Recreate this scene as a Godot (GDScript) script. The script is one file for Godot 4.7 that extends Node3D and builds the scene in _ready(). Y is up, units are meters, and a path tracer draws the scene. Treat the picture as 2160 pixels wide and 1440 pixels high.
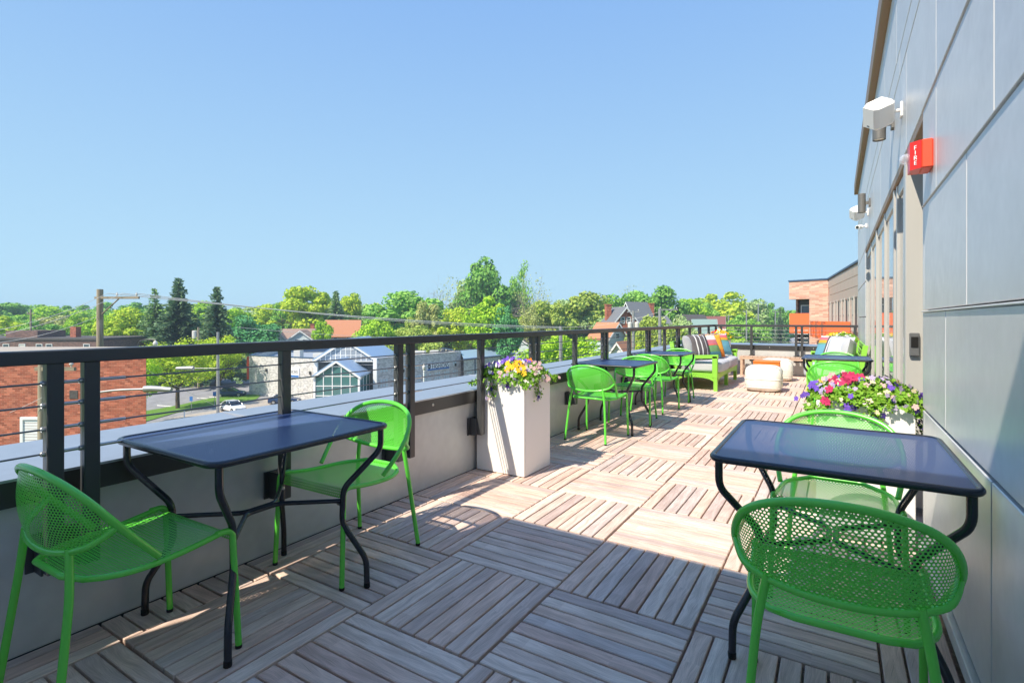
extends Node3D

# world: x = right across the terrace, y up, -z = along the terrace; the deck lies at y 0 and the camera stands over x 0, z 0
const EYE := 1.22
const FOCAL := 1098.2          # pixels of the 2160 px wide photograph
const HORIZON := 674.1
const TURN := 31.93
const STREET := -11.28         # street level below the deck
const SUN_DIR := Vector3(0.262, -1.0, -0.85)

var M := {}
var used := {}
var rng := RandomNumberGenerator.new()

# ------------------------------------------------------------------ mesh collector
class MB:
	var v := PackedVector3Array()
	var n := PackedVector3Array()
	var t := PackedVector2Array()
	var c := PackedColorArray()
	var i := PackedInt32Array()
	var col := Color(1, 1, 1)
	var colored := false
	var off := Vector2.ZERO

	func vert(p: Vector3, nn: Vector3, uv: Vector2) -> int:
		v.append(p); n.append(nn); t.append(uv + off)
		if colored:
			c.append(col)
		return v.size() - 1

	# corners counter-clockwise as seen from outside
	func quad(a: Vector3, b: Vector3, cc: Vector3, d: Vector3, ua := Vector2(0, 0), ub := Vector2(1, 0), uc := Vector2(1, 1), ud := Vector2(0, 1)) -> void:
		var nn := (b - a).cross(cc - a)
		if nn.length_squared() < 1e-14:
			nn = (cc - a).cross(d - a)
		nn = nn.normalized()
		var k := vert(a, nn, ua)
		vert(b, nn, ub); vert(cc, nn, uc); vert(d, nn, ud)
		i.append_array(PackedInt32Array([k, k + 2, k + 1, k, k + 3, k + 2]))

	func tri(a: Vector3, b: Vector3, cc: Vector3, ua := Vector2(0, 0), ub := Vector2(1, 0), uc := Vector2(0, 1)) -> void:
		var nn := (b - a).cross(cc - a).normalized()
		var k := vert(a, nn, ua)
		vert(b, nn, ub); vert(cc, nn, uc)
		i.append_array(PackedInt32Array([k, k + 2, k + 1]))

	# flat sheet in metres of uv
	func mquad(a: Vector3, b: Vector3, cc: Vector3, d: Vector3) -> void:
		var w := a.distance_to(b)
		var h := a.distance_to(d)
		quad(a, b, cc, d, Vector2(0, h), Vector2(w, h), Vector2(w, 0), Vector2(0, 0))

	# box with chamfered edges; uv in metres, axes of each face
	func box(at: Vector3, size: Vector3, bev := 0.0, basis := Basis.IDENTITY) -> void:
		var h := size * 0.5
		var e := Vector3(minf(bev, h.x * 0.9), minf(bev, h.y * 0.9), minf(bev, h.z * 0.9))
		for ax in 3:
			var a1 := (ax + 1) % 3
			var a2 := (ax + 2) % 3
			for s in [-1.0, 1.0]:
				var cs := []
				for q in [[-1.0, -1.0], [1.0, -1.0], [1.0, 1.0], [-1.0, 1.0]]:
					var p := Vector3.ZERO
					p[ax] = s * h[ax]
					p[a1] = q[0] * (h[a1] - e[a1])
					p[a2] = q[1] * (h[a2] - e[a2])
					cs.append(p)
				if s < 0:
					cs.reverse()
				var us := []
				for p in cs:
					if ax == 0:
						us.append(Vector2(p.z, -p.y))
					elif ax == 1:
						us.append(Vector2(p.x, p.z))
					else:
						us.append(Vector2(p.x, -p.y))
				quad(at + basis * cs[0], at + basis * cs[1], at + basis * cs[2], at + basis * cs[3], us[0], us[1], us[2], us[3])
		if bev <= 0.0:
			return
		for ax in 3:
			var a1 := (ax + 1) % 3
			var a2 := (ax + 2) % 3
			for s1 in [-1.0, 1.0]:
				for s2 in [-1.0, 1.0]:
					var pa := Vector3.ZERO
					pa[a1] = s1 * h[a1]; pa[a2] = s2 * (h[a2] - e[a2])
					var pb := Vector3.ZERO
					pb[a1] = s1 * (h[a1] - e[a1]); pb[a2] = s2 * h[a2]
					var lo := -(h[ax] - e[ax])
					var q0 := pa; q0[ax] = lo
					var q1 := pa; q1[ax] = -lo
					var q2 := pb; q2[ax] = -lo
					var q3 := pb; q3[ax] = lo
					var qs := [q0, q1, q2, q3]
					var nn: Vector3 = (q1 - q0).cross(q2 - q0)
					var outw := Vector3.ZERO
					outw[a1] = s1; outw[a2] = s2
					if nn.dot(outw) < 0:
						qs = [q3, q2, q1, q0]
					var u := []
					for p in qs:
						u.append(Vector2(p[ax], p[a1]))
					quad(at + basis * qs[0], at + basis * qs[1], at + basis * qs[2], at + basis * qs[3], u[0], u[1], u[2], u[3])
		for sx in [-1.0, 1.0]:
			for sy in [-1.0, 1.0]:
				for sz in [-1.0, 1.0]:
					var a := Vector3(sx * h.x, sy * (h.y - e.y), sz * (h.z - e.z))
					var b := Vector3(sx * (h.x - e.x), sy * h.y, sz * (h.z - e.z))
					var d := Vector3(sx * (h.x - e.x), sy * (h.y - e.y), sz * h.z)
					if sx * sy * sz > 0:
						tri(at + basis * a, at + basis * b, at + basis * d)
					else:
						tri(at + basis * a, at + basis * d, at + basis * b)

	# box between two corners
	func bb(a: Vector3, b: Vector3, bev := 0.0) -> void:
		box((a + b) * 0.5, (b - a).abs(), bev)

	func tube(pts: PackedVector3Array, r: float, seg := 8, closed := false, r2 := -1.0) -> void:
		var m := pts.size()
		var up := Vector3.UP
		var t0 := (pts[1] - pts[0]).normalized()
		if absf(t0.dot(up)) > 0.9:
			up = Vector3.RIGHT
		var nrm := (up - t0 * up.dot(t0)).normalized()
		var rings := []
		var along := 0.0
		for k in m:
			var tg: Vector3
			if closed:
				tg = (pts[(k + 1) % m] - pts[(k - 1 + m) % m]).normalized()
			elif k == 0:
				tg = t0
			elif k == m - 1:
				tg = (pts[k] - pts[k - 1]).normalized()
			else:
				tg = ((pts[k + 1] - pts[k]).normalized() + (pts[k] - pts[k - 1]).normalized()).normalized()
			nrm = (nrm - tg * nrm.dot(tg)).normalized()
			var bi := tg.cross(nrm)
			var rr := r if r2 < 0.0 else lerpf(r, r2, float(k) / (m - 1))
			if k > 0:
				along += pts[k].distance_to(pts[k - 1])
			var first := v.size()
			for s in seg + 1:
				var a := TAU * s / seg
				var dd := nrm * cos(a) + bi * sin(a)
				vert(pts[k] + dd * rr, dd, Vector2(along, float(s) / seg * TAU * r))
			rings.append(first)
		var cnt := m if closed else m - 1
		for k in cnt:
			var a0: int = rings[k]
			var b0: int = rings[(k + 1) % m]
			for s in seg:
				i.append_array(PackedInt32Array([a0 + s, b0 + s + 1, a0 + s + 1, a0 + s, b0 + s, b0 + s + 1]))
		if not closed:
			for e in 2:
				var base: int = rings[0] if e == 0 else rings[m - 1]
				var nn := -t0 if e == 0 else (pts[m - 1] - pts[m - 2]).normalized()
				var cen := vert(pts[0] if e == 0 else pts[m - 1], nn, Vector2.ZERO)
				var ring := []
				for s in seg:
					ring.append(vert(v[base + s], nn, Vector2.ZERO))
				for s in seg:
					var x: int = ring[s]
					var y: int = ring[(s + 1) % seg]
					if e == 0:
						i.append_array(PackedInt32Array([cen, x, y]))
					else:
						i.append_array(PackedInt32Array([cen, y, x]))

	# surface of revolution about y: profile of (radius, height) from the bottom up
	func lathe(at: Vector3, prof: Array, seg := 16, basis := Basis.IDENTITY) -> void:
		var m := prof.size()
		for k in m - 1:
			var p0: Vector2 = prof[k]
			var p1: Vector2 = prof[k + 1]
			var d := (p1 - p0).normalized()
			var nn := Vector2(d.y, -d.x)
			var b0 := v.size()
			for s in seg + 1:
				var a := TAU * s / seg
				var dir := Vector3(cos(a), 0, sin(a))
				var q := basis * (dir * nn.x + Vector3.UP * nn.y)
				vert(at + basis * (dir * p0.x + Vector3.UP * p0.y), q, Vector2(float(s) / seg, p0.y))
				vert(at + basis * (dir * p1.x + Vector3.UP * p1.y), q, Vector2(float(s) / seg, p1.y))
			for s in seg:
				var a0 := b0 + s * 2
				i.append_array(PackedInt32Array([a0, a0 + 2, a0 + 3, a0, a0 + 3, a0 + 1]))

	# prism: outline in x (right) and y (up), extruded along z from z0 to z1
	func prism(outline: PackedVector2Array, z0: float, z1: float, at := Vector3.ZERO, basis := Basis.IDENTITY) -> void:
		var pts := outline
		if Geometry2D.is_polygon_clockwise(pts):
			pts = pts.duplicate(); pts.reverse()
		var id := Geometry2D.triangulate_polygon(pts)
		for k in range(0, id.size(), 3):
			var a := pts[id[k]]
			var b := pts[id[k + 1]]
			var d := pts[id[k + 2]]
			if (b - a).cross(d - a) < 0:
				var sw := b; b = d; d = sw
			tri(at + basis * Vector3(a.x, a.y, z1), at + basis * Vector3(b.x, b.y, z1), at + basis * Vector3(d.x, d.y, z1), Vector2(a.x, -a.y), Vector2(b.x, -b.y), Vector2(d.x, -d.y))
			tri(at + basis * Vector3(a.x, a.y, z0), at + basis * Vector3(d.x, d.y, z0), at + basis * Vector3(b.x, b.y, z0), Vector2(a.x, -a.y), Vector2(d.x, -d.y), Vector2(b.x, -b.y))
		var m := pts.size()
		var run := 0.0
		for k in m:
			var a := pts[k]
			var b := pts[(k + 1) % m]
			var l := a.distance_to(b)
			quad(at + basis * Vector3(a.x, a.y, z1), at + basis * Vector3(a.x, a.y, z0), at + basis * Vector3(b.x, b.y, z0), at + basis * Vector3(b.x, b.y, z1), Vector2(z1, run), Vector2(z0, run), Vector2(z0, run + l), Vector2(z1, run + l))
			run += l

	# smooth grid of (rows+1) x (cols+1) points, normals by averaging
	func grid(p: PackedVector3Array, uvs: PackedVector2Array, rows: int, cols: int) -> void:
		var nn := PackedVector3Array()
		nn.resize(p.size())
		var w := cols + 1
		for r in rows:
			for q in cols:
				var a := p[r * w + q]
				var f := (p[r * w + q + 1] - a).cross(p[(r + 1) * w + q] - a) + (p[(r + 1) * w + q + 1] - p[(r + 1) * w + q]).cross(p[(r + 1) * w + q + 1] - p[r * w + q + 1])
				for o in [r * w + q, r * w + q + 1, (r + 1) * w + q, (r + 1) * w + q + 1]:
					nn[o] += f
		var b := v.size()
		for k in p.size():
			vert(p[k], nn[k].normalized(), uvs[k])
		for r in rows:
			for q in cols:
				var a := b + r * w + q
				i.append_array(PackedInt32Array([a, a + w, a + w + 1, a, a + w + 1, a + 1]))

	func mesh() -> ArrayMesh:
		var arr := []
		arr.resize(Mesh.ARRAY_MAX)
		arr[Mesh.ARRAY_VERTEX] = v
		arr[Mesh.ARRAY_NORMAL] = n
		arr[Mesh.ARRAY_TEX_UV] = t
		if colored:
			arr[Mesh.ARRAY_COLOR] = c
		arr[Mesh.ARRAY_INDEX] = i
		var am := ArrayMesh.new()
		am.add_surface_from_arrays(Mesh.PRIMITIVE_TRIANGLES, arr)
		return am

# ------------------------------------------------------------------ scene helpers
func numbered(called: String) -> String:
	var k: int = used.get(called, 0)
	used[called] = k + 1
	return called if k == 0 else "%s_%03d" % [called, k]

func thing(called: String, label: String, category: String, at := Vector3.ZERO, turn := 0.0, group := "") -> Node3D:
	var o := Node3D.new()
	o.name = numbered(called)
	add_child(o)
	o.position = at
	o.rotation.y = turn
	o.set_meta("label", label)
	o.set_meta("category", category)
	if group != "":
		o.set_meta("group", group)
	return o

func put(called: String, mesh: Mesh, mat: Material, parent: Node3D) -> MeshInstance3D:
	var o := MeshInstance3D.new()
	o.name = called
	o.mesh = mesh
	o.material_override = mat
	parent.add_child(o, true)
	return o

func part(called: String, b: MB, mat: Material, parent: Node3D) -> MeshInstance3D:
	return put(called, b.mesh(), mat, parent)

func setting(called: String, b: MB, mat: Material) -> MeshInstance3D:
	var o := put(called, b.mesh(), mat, self)
	o.set_meta("kind", "structure")
	return o

func copy_of(o: Node3D, at: Vector3, turn: float, label: String, group := "") -> Node3D:
	var base: String = o.get_meta("kind_name")
	var r: Node3D = o.duplicate()
	r.name = numbered(base)
	add_child(r)
	r.position = at
	r.rotation.y = turn
	r.set_meta("label", label)
	if group != "":
		r.set_meta("group", group)
	return r

# a point seen at pixel (u, w) of the photograph, at a depth in metres along the view axis
func seen(u: float, w: float, depth: float) -> Vector3:
	var th := deg_to_rad(TURN)
	var x := (u - 1080.0) / FOCAL * depth
	return Vector3(x * cos(th) - depth * sin(th), EYE - (w - HORIZON) * depth / FOCAL, -(x * sin(th) + depth * cos(th)))

# the point of the street seen at pixel (u, w)
func street(u: float, w: float, lift := 0.0) -> Vector3:
	var d := (EYE - STREET - lift) * FOCAL / (w - HORIZON)
	return seen(u, w, d)

func at_street(u: float, depth: float) -> Vector3:
	var p := seen(u, HORIZON, depth)
	return Vector3(p.x, STREET, p.z)

func V(r: float, y: float, f: float) -> Vector3:
	return Vector3(r, y, -f)

func P3(a: Array) -> PackedVector3Array:
	return PackedVector3Array(a)

func smooth(a: Array, sub := 4, closed := false) -> PackedVector3Array:
	var out := PackedVector3Array()
	var m := a.size()
	var last := m if closed else m - 1
	for k in last:
		var p0: Vector3 = a[(k - 1 + m) % m] if closed or k > 0 else a[0]
		var p1: Vector3 = a[k]
		var p2: Vector3 = a[(k + 1) % m]
		var p3: Vector3 = a[(k + 2) % m] if closed or k + 2 < m else a[m - 1]
		for s in sub:
			out.append(p1.cubic_interpolate(p2, p0, p3, float(s) / sub))
	if not closed:
		out.append(a[m - 1])
	return out

# path with rounded bends
func bent(a: Array, r: float, sub := 4) -> PackedVector3Array:
	var out := PackedVector3Array([a[0]])
	for k in range(1, a.size() - 1):
		var p: Vector3 = a[k]
		var d0: Vector3 = a[k - 1] - p
		var d1: Vector3 = a[k + 1] - p
		var q := minf(r, minf(d0.length(), d1.length()) * 0.48)
		var s0 := p + d0.normalized() * q
		var s1 := p + d1.normalized() * q
		for s in sub + 1:
			var f := float(s) / sub
			out.append(s0.lerp(p, f).lerp(p.lerp(s1, f), f))
	out.append(a[a.size() - 1])
	return out

func mat(color: Color, rough := 0.6, metal := 0.0, spec := 0.5) -> StandardMaterial3D:
	var m := StandardMaterial3D.new()
	m.albedo_color = color
	m.roughness = rough
	m.metallic = metal
	m.metallic_specular = spec
	return m

func textured(m: StandardMaterial3D, img: Image, scale := Vector3.ONE) -> StandardMaterial3D:
	img.generate_mipmaps()
	m.albedo_texture = ImageTexture.create_from_image(img)
	m.uv1_scale = scale
	return m

func noise(freq: float, seed_no: int, oct := 3) -> FastNoiseLite:
	var f := FastNoiseLite.new()
	f.noise_type = FastNoiseLite.TYPE_SIMPLEX_SMOOTH
	f.frequency = freq
	f.seed = seed_no
	f.fractal_octaves = oct
	return f

func srgb(r: float, g: float, b: float) -> Color:
	return Color(r / 255.0, g / 255.0, b / 255.0)

# ------------------------------------------------------------------ the scene
func _ready() -> void:
	rng.seed = 20240511
	# camera
	var cam := Camera3D.new()
	cam.name = "camera"
	add_child(cam)
	cam.position = Vector3(0, EYE, 0)
	cam.rotation_degrees = Vector3(0, TURN, 0)
	cam.projection = Camera3D.PROJECTION_FRUSTUM
	cam.near = 0.05
	cam.far = 3000.0
	cam.size = cam.near * 1440.0 / FOCAL
	cam.frustum_offset = Vector2(0, -(720.0 - HORIZON) / FOCAL * cam.near)
	cam.current = true
	# sky
	var sky_mat := ProceduralSkyMaterial.new()
	sky_mat.sky_top_color = Color(0.272, 0.41, 0.615)
	sky_mat.sky_horizon_color = Color(0.50, 0.608, 0.66)
	sky_mat.sky_curve = 0.38
	sky_mat.sky_energy_multiplier = 1.0
	sky_mat.ground_bottom_color = Color(0.30, 0.32, 0.28)
	sky_mat.ground_horizon_color = Color(0.62, 0.74, 0.78)
	sky_mat.sun_angle_max = 3.0
	sky_mat.sun_curve = 0.05
	var sky := Sky.new()
	sky.sky_material = sky_mat
	var env := Environment.new()
	env.background_mode = Environment.BG_SKY
	env.sky = sky
	env.background_energy_multiplier = 1.0
	env.tonemap_mode = Environment.TONE_MAPPER_LINEAR
	env.tonemap_exposure = 2.55
	env.sdfgi_enabled = true
	env.ssao_enabled = true
	env.ssil_enabled = true
	env.fog_enabled = true
	env.fog_density = 0.0006
	env.fog_light_color = Color(0.78, 0.88, 0.96)
	var we := WorldEnvironment.new()
	we.name = "world_environment"
	we.environment = env
	add_child(we)
	# sun
	var sun := DirectionalLight3D.new()
	sun.name = "sun"
	add_child(sun)
	sun.look_at_from_position(Vector3.ZERO, SUN_DIR, Vector3.UP)
	sun.light_color = Color(1.0, 0.95, 0.87)
	sun.light_energy = 0.86
	sun.light_angular_distance = 0.5
	sun.shadow_enabled = true

	make_materials()
	build_ground()
	build_terrace_building()
	build_deck()
	build_parapets()
	build_railings()
	build_facade_fittings()
	build_furniture()
	build_planters()
	build_town()
	build_trees()
	build_poles()

# ------------------------------------------------------------------ materials
func wood_image(seed_no: int, base: Color, dark: Color, w := 1024, h := 256) -> Image:
	var img := Image.create(w, h, false, Image.FORMAT_RGB8)
	var n1 := noise(0.02, seed_no, 3)
	var n2 := noise(0.11, seed_no + 1, 3)
	var n3 := noise(0.012, seed_no + 2, 2)
	for y in h:
		for x in w:
			var warp := n3.get_noise_2d(x * 0.35, y * 0.9) * 16.0
			var a := n1.get_noise_2d(x * 0.16, (y + warp) * 1.3) * 0.5
			var b := n2.get_noise_2d(x * 0.10, (y + warp) * 2.6)
			var line := pow(maxf(0.0, n2.get_noise_2d(x * 0.045 + 900.0, (y + warp) * 3.4)), 2.0)
			var speck := 1.0 if n2.get_noise_2d(x * 0.9 + 300.0, y * 4.0) > 0.72 else 0.0
			var f := clampf(0.30 + a * 0.75 + b * 0.28 + line * 0.9 + speck * 0.35, 0.0, 1.0)
			img.set_pixel(x, y, base.lerp(dark, f))
	return img

func perforated(m: StandardMaterial3D, pitch: float, hole: float) -> StandardMaterial3D:
	var w := 96
	var h := 166
	var img := Image.create(w, h, false, Image.FORMAT_RGBA8)
	var r := hole * w
	for y in h:
		for x in w:
			var d := 1e9
			for q in [Vector2(0, 0), Vector2(w, 0), Vector2(0, h), Vector2(w, h), Vector2(w * 0.5, h * 0.5)]:
				d = minf(d, Vector2(x + 0.5, y + 0.5).distance_to(q))
			img.set_pixel(x, y, Color(1, 1, 1, clampf((d - r) * 0.25 + 0.5, 0.0, 1.0)))
	m.albedo_texture = ImageTexture.create_from_image(img)
	m.transparency = BaseMaterial3D.TRANSPARENCY_ALPHA_SCISSOR
	m.alpha_scissor_threshold = 0.5
	m.cull_mode = BaseMaterial3D.CULL_DISABLED
	m.uv1_scale = Vector3(1.0 / pitch, 1.0 / (pitch * h / w), 1)
	return m

func brick_image(seed_no: int, cols: int, rows: int, px: int, py: int, tones: Array, mortar: Color) -> Image:
	var w := cols * px
	var h := rows * py
	var img := Image.create(w, h, false, Image.FORMAT_RGB8)
	img.fill(mortar)
	var g := RandomNumberGenerator.new()
	g.seed = seed_no
	for r in rows:
		for q in cols:
			var a: Color = tones[g.randi() % tones.size()]
			a = a * g.randf_range(0.86, 1.12)
			var x0 := q * px + (px / 2 if r % 2 == 1 else 0)
			for y in range(r * py + 1, (r + 1) * py):
				for x in range(x0 + 1, x0 + px):
					var k := g.randf_range(0.94, 1.06)
					img.set_pixel(posmod(x, w), y, Color(a.r * k, a.g * k, a.b * k))
	return img

func mottled(seed_no: int, base: Color, amount: float, freq: float, size := 256) -> Image:
	var img := Image.create(size, size, false, Image.FORMAT_RGB8)
	var f := noise(freq, seed_no, 4)
	var f2 := noise(freq * 5.0, seed_no + 9, 2)
	for y in size:
		for x in size:
			# blended with the shifted copy so that the tile repeats without a seam
			var bx := float(x) / size
			var by := float(y) / size
			var s := 0.0
			s += (f.get_noise_2d(x, y) + f2.get_noise_2d(x, y) * 0.6) * (1 - bx) * (1 - by)
			s += (f.get_noise_2d(x - size, y) + f2.get_noise_2d(x - size, y) * 0.6) * bx * (1 - by)
			s += (f.get_noise_2d(x, y - size) + f2.get_noise_2d(x, y - size) * 0.6) * (1 - bx) * by
			s += (f.get_noise_2d(x - size, y - size) + f2.get_noise_2d(x - size, y - size) * 0.6) * bx * by
			var k := 1.0 + s * amount
			img.set_pixel(x, y, Color(base.r * k, base.g * k, base.b * k))
	return img

func make_materials() -> void:
	var grain := wood_image(5, Color(1, 1, 1), Color(0.72, 0.69, 0.67))
	grain.generate_mipmaps()
	var grain_tex := ImageTexture.create_from_image(grain)
	M.slats = []
	for tone in [srgb(238, 214, 199), srgb(226, 202, 189), srgb(247, 226, 211), srgb(234, 202, 186), srgb(216, 195, 186), srgb(243, 213, 195), srgb(226, 209, 201)]:
		var m := mat(tone, 0.62, 0.0, 0.4)
		m.albedo_texture = grain_tex
		m.uv1_scale = Vector3(0.8, 3.4, 1)
		m.roughness_texture = grain_tex
		m.roughness_texture_channel = BaseMaterial3D.TEXTURE_CHANNEL_RED
		m.roughness = 0.8
		m.heightmap_enabled = false
		M.slats.append(m)
	M.bench_wood = mat(srgb(214, 184, 160), 0.6)
	M.bench_wood.albedo_texture = grain_tex
	M.bench_wood.uv1_scale = Vector3(0.8, 3.4, 1)
	M.tray = M.slats[1]
	M.under = M.slats[1]
	M.green = mat(srgb(100, 214, 70), 0.27, 0.0, 0.65)
	M.green_mesh = perforated(mat(srgb(100, 214, 70), 0.28, 0.0, 0.65), 0.0105, 0.31)
	M.green_seat = perforated(mat(srgb(100, 214, 70), 0.28, 0.0, 0.65), 0.0135, 0.26)
	M.navy = mat(srgb(26, 31, 40), 0.27, 0.0, 0.6)
	M.navy_mesh = perforated(mat(srgb(52, 74, 120), 0.40, 0.0, 0.8), 0.0105, 0.22)
	M.cap = mat(Color(0.03, 0.03, 0.03), 0.6)
	M.bolt = mat(srgb(190, 190, 186), 0.3, 0.9)
	M.rail = mat(srgb(66, 68, 70), 0.32, 0.0, 0.5)
	M.cable = mat(srgb(120, 122, 124), 0.35, 0.85)
	M.flange = mat(srgb(140, 140, 138), 0.4, 0.5)
	# metal cladding: coated sheet with a faint mottle
	var clad := mottled(21, Color(0.92, 0.92, 0.92), 0.05, 0.012)
	clad.generate_mipmaps()
	var clad_tex := ImageTexture.create_from_image(clad)
	M.cladding = []
	for tone in [srgb(226, 227, 227), srgb(222, 224, 226), srgb(229, 229, 228)]:
		var m := mat(tone, 0.38, 0.12, 0.55)
		m.albedo_texture = clad_tex
		m.uv1_scale = Vector3(0.9, 0.9, 1)
		M.cladding.append(m)
	M.wing = mat(srgb(240, 240, 238), 0.6)
	M.cladding_dark = mat(srgb(92, 94, 96), 0.5, 0.3)
	M.parapet = mat(srgb(218, 219, 216), 0.34, 0.15, 0.5)
	M.parapet.albedo_texture = clad_tex
	M.parapet.uv1_scale = Vector3(0.8, 0.8, 1)
	M.coping = mat(srgb(196, 201, 208), 0.33, 0.6, 0.5)
	M.coping.albedo_texture = clad_tex
	M.coping.uv1_scale = Vector3(0.7, 0.7, 1)
	M.fascia = mat(srgb(70, 70, 70), 0.36, 0.3)
	M.soffit = mat(srgb(150, 124, 100), 0.5, 0.2)
	M.frame = mat(srgb(194, 193, 188), 0.4, 0.25)
	M.glass = mat(Color(0.55, 0.62, 0.66, 0.16), 0.02, 0.0, 0.8)
	M.glass.transparency = BaseMaterial3D.TRANSPARENCY_ALPHA
	M.dark_glass = mat(srgb(40, 48, 56), 0.05, 0.0, 0.8)
	M.room = mat(srgb(120, 116, 110), 0.8)
	M.room_floor = mat(srgb(110, 92, 78), 0.7)
	M.white_plastic = mat(srgb(238, 238, 236), 0.4)
	M.grey_plastic = mat(srgb(96, 98, 100), 0.5)
	M.lamp_grey = mat(srgb(118, 116, 112), 0.42, 0.4)
	M.lens = mat(srgb(232, 226, 210), 0.2)
	M.red = mat(srgb(214, 44, 36), 0.35)
	M.red_box = mat(srgb(226, 84, 56), 0.4)
	M.ink_white = mat(srgb(245, 245, 245), 0.5)
	M.clear = mat(Color(0.9, 0.95, 1.0, 0.3), 0.05)
	M.clear.transparency = BaseMaterial3D.TRANSPARENCY_ALPHA
	M.planter = mat(srgb(236, 235, 232), 0.5)
	M.soil = mat(srgb(62, 48, 38), 0.95)
	M.sofa = mat(srgb(140, 206, 72), 0.42)
	M.cushion = textured(mat(srgb(196, 198, 204), 0.9), mottled(31, Color(0.96, 0.96, 0.96), 0.10, 0.3), Vector3(4, 4, 1))
	M.silver_pillow = mat(srgb(206, 212, 218), 0.38, 0.1)
	M.pouf = textured(mat(srgb(238, 236, 230), 0.5), mottled(33, Color(0.97, 0.97, 0.96), 0.06, 0.02), Vector3(2, 2, 1))
	M.orange = mat(srgb(232, 128, 46), 0.45)
	M.teal = mat(srgb(92, 150, 168), 0.85)
	# ground
	M.grass = textured(mat(srgb(100, 128, 56), 0.95), mottled(41, Color(0.85, 0.85, 0.85), 0.35, 0.03), Vector3(0.12, 0.12, 1))
	M.lawn = textured(mat(srgb(112, 158, 48), 0.95), mottled(42, Color(0.85, 0.85, 0.85), 0.3, 0.05), Vector3(0.3, 0.3, 1))
	M.asphalt = textured(mat(srgb(128, 126, 124), 0.9), mottled(43, Color(0.9, 0.9, 0.9), 0.16, 0.02), Vector3(0.08, 0.08, 1))
	M.lot = textured(mat(srgb(160, 160, 162), 0.9), mottled(44, Color(0.9, 0.9, 0.9), 0.14, 0.02), Vector3(0.08, 0.08, 1))
	M.concrete = textured(mat(srgb(186, 176, 162), 0.9), mottled(45, Color(0.92, 0.92, 0.92), 0.14, 0.03), Vector3(0.15, 0.15, 1))
	M.paint = mat(srgb(226, 224, 216), 0.8)
	# town
	var br := [srgb(186, 110, 84), srgb(176, 100, 76), srgb(194, 120, 94), srgb(168, 94, 72)]
	M.brick = textured(mat(Color(0.94, 0.92, 0.92), 0.9), brick_image(51, 12, 24, 26, 9, br, srgb(190, 152, 130)), Vector3(1.0 / 2.9, 1.0 / 2.0, 1))
	var br2 := [srgb(120, 92, 84), srgb(106, 84, 80), srgb(128, 100, 90)]
	M.brick_dark = textured(mat(Color.WHITE, 0.9), brick_image(52, 12, 24, 22, 8, br2, srgb(130, 116, 108)), Vector3(1.0 / 4.2, 1.0 / 2.88, 1))
	var br3 := [srgb(214, 166, 146), srgb(206, 154, 134), srgb(218, 176, 156), srgb(202, 160, 144)]
	M.brick_pink = textured(mat(Color.WHITE, 0.9), brick_image(53, 10, 24, 30, 8, br3, srgb(212, 178, 160)), Vector3(1.0 / 6.0, 1.0 / 2.4, 1))
	M.block = textured(mat(srgb(214, 212, 210), 0.9), brick_image(54, 8, 16, 20, 10, [Color(0.96, 0.96, 0.96), Color(0.92, 0.92, 0.92), Color(0.98, 0.98, 0.98)], Color(0.84, 0.84, 0.84)), Vector3(1.0 / 3.2, 1.0 / 3.2, 1))
	M.orange_panel = mat(srgb(236, 116, 66), 0.5)
	M.taupe_panel = mat(srgb(200, 180, 166), 0.6)
	M.steel_blue = mat(srgb(58, 84, 116), 0.45)
	M.roof_membrane = mat(srgb(150, 160, 172), 0.7)
	M.metal_roof = mat(srgb(160, 186, 216), 0.4, 0.3)
	M.white_wood = mat(srgb(232, 234, 234), 0.6)
	M.house_blue = mat(srgb(196, 210, 214), 0.7)
	M.house_tan = mat(srgb(188, 152, 128), 0.8)
	M.shingle_brown = textured(mat(srgb(172, 146, 130), 0.9), mottled(61, Color(0.9, 0.9, 0.9), 0.22, 0.06), Vector3(0.4, 0.4, 1))
	M.shingle_orange = textured(mat(srgb(206, 142, 106), 0.9), mottled(62, Color(0.92, 0.92, 0.92), 0.16, 0.06), Vector3(0.4, 0.4, 1))
	M.shingle_grey = textured(mat(srgb(126, 130, 136), 0.9), mottled(63, Color(0.9, 0.9, 0.9), 0.2, 0.06), Vector3(0.4, 0.4, 1))
	M.shingle_dark = textured(mat(srgb(96, 92, 90), 0.9), mottled(64, Color(0.9, 0.9, 0.9), 0.2, 0.06), Vector3(0.4, 0.4, 1))
	M.shingle_red = textured(mat(srgb(140, 92, 86), 0.9), mottled(65, Color(0.9, 0.9, 0.9), 0.2, 0.06), Vector3(0.4, 0.4, 1))
	M.shingle_green = mat(srgb(126, 152, 146), 0.9)
	M.window = mat(srgb(70, 84, 96), 0.08, 0.0, 0.7)
	M.teal_glass = mat(srgb(72, 118, 118), 0.06, 0.0, 0.8)
	M.sign_blue = mat(srgb(60, 116, 186), 0.5)
	M.ink = mat(srgb(46, 60, 84), 0.6)
	M.pole_wood = textured(mat(srgb(184, 174, 152), 0.9), wood_image(71, Color(1, 1, 1), Color(0.55, 0.52, 0.48), 256, 128), Vector3(0.4, 1.0, 1))
	M.pole_metal = mat(srgb(168, 168, 168), 0.45, 0.5)
	M.wire = mat(srgb(214, 212, 206), 0.5)
	M.insulator = mat(srgb(206, 204, 198), 0.3)
	M.car_white = mat(srgb(236, 238, 240), 0.2, 0.0, 0.6)
	M.car_white.clearcoat_enabled = true
	M.car_blue = mat(srgb(40, 60, 96), 0.2, 0.1, 0.6)
	M.car_grey = mat(srgb(96, 104, 110), 0.2, 0.3, 0.6)
	M.tyre = mat(Color(0.03, 0.03, 0.03), 0.8)
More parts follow.
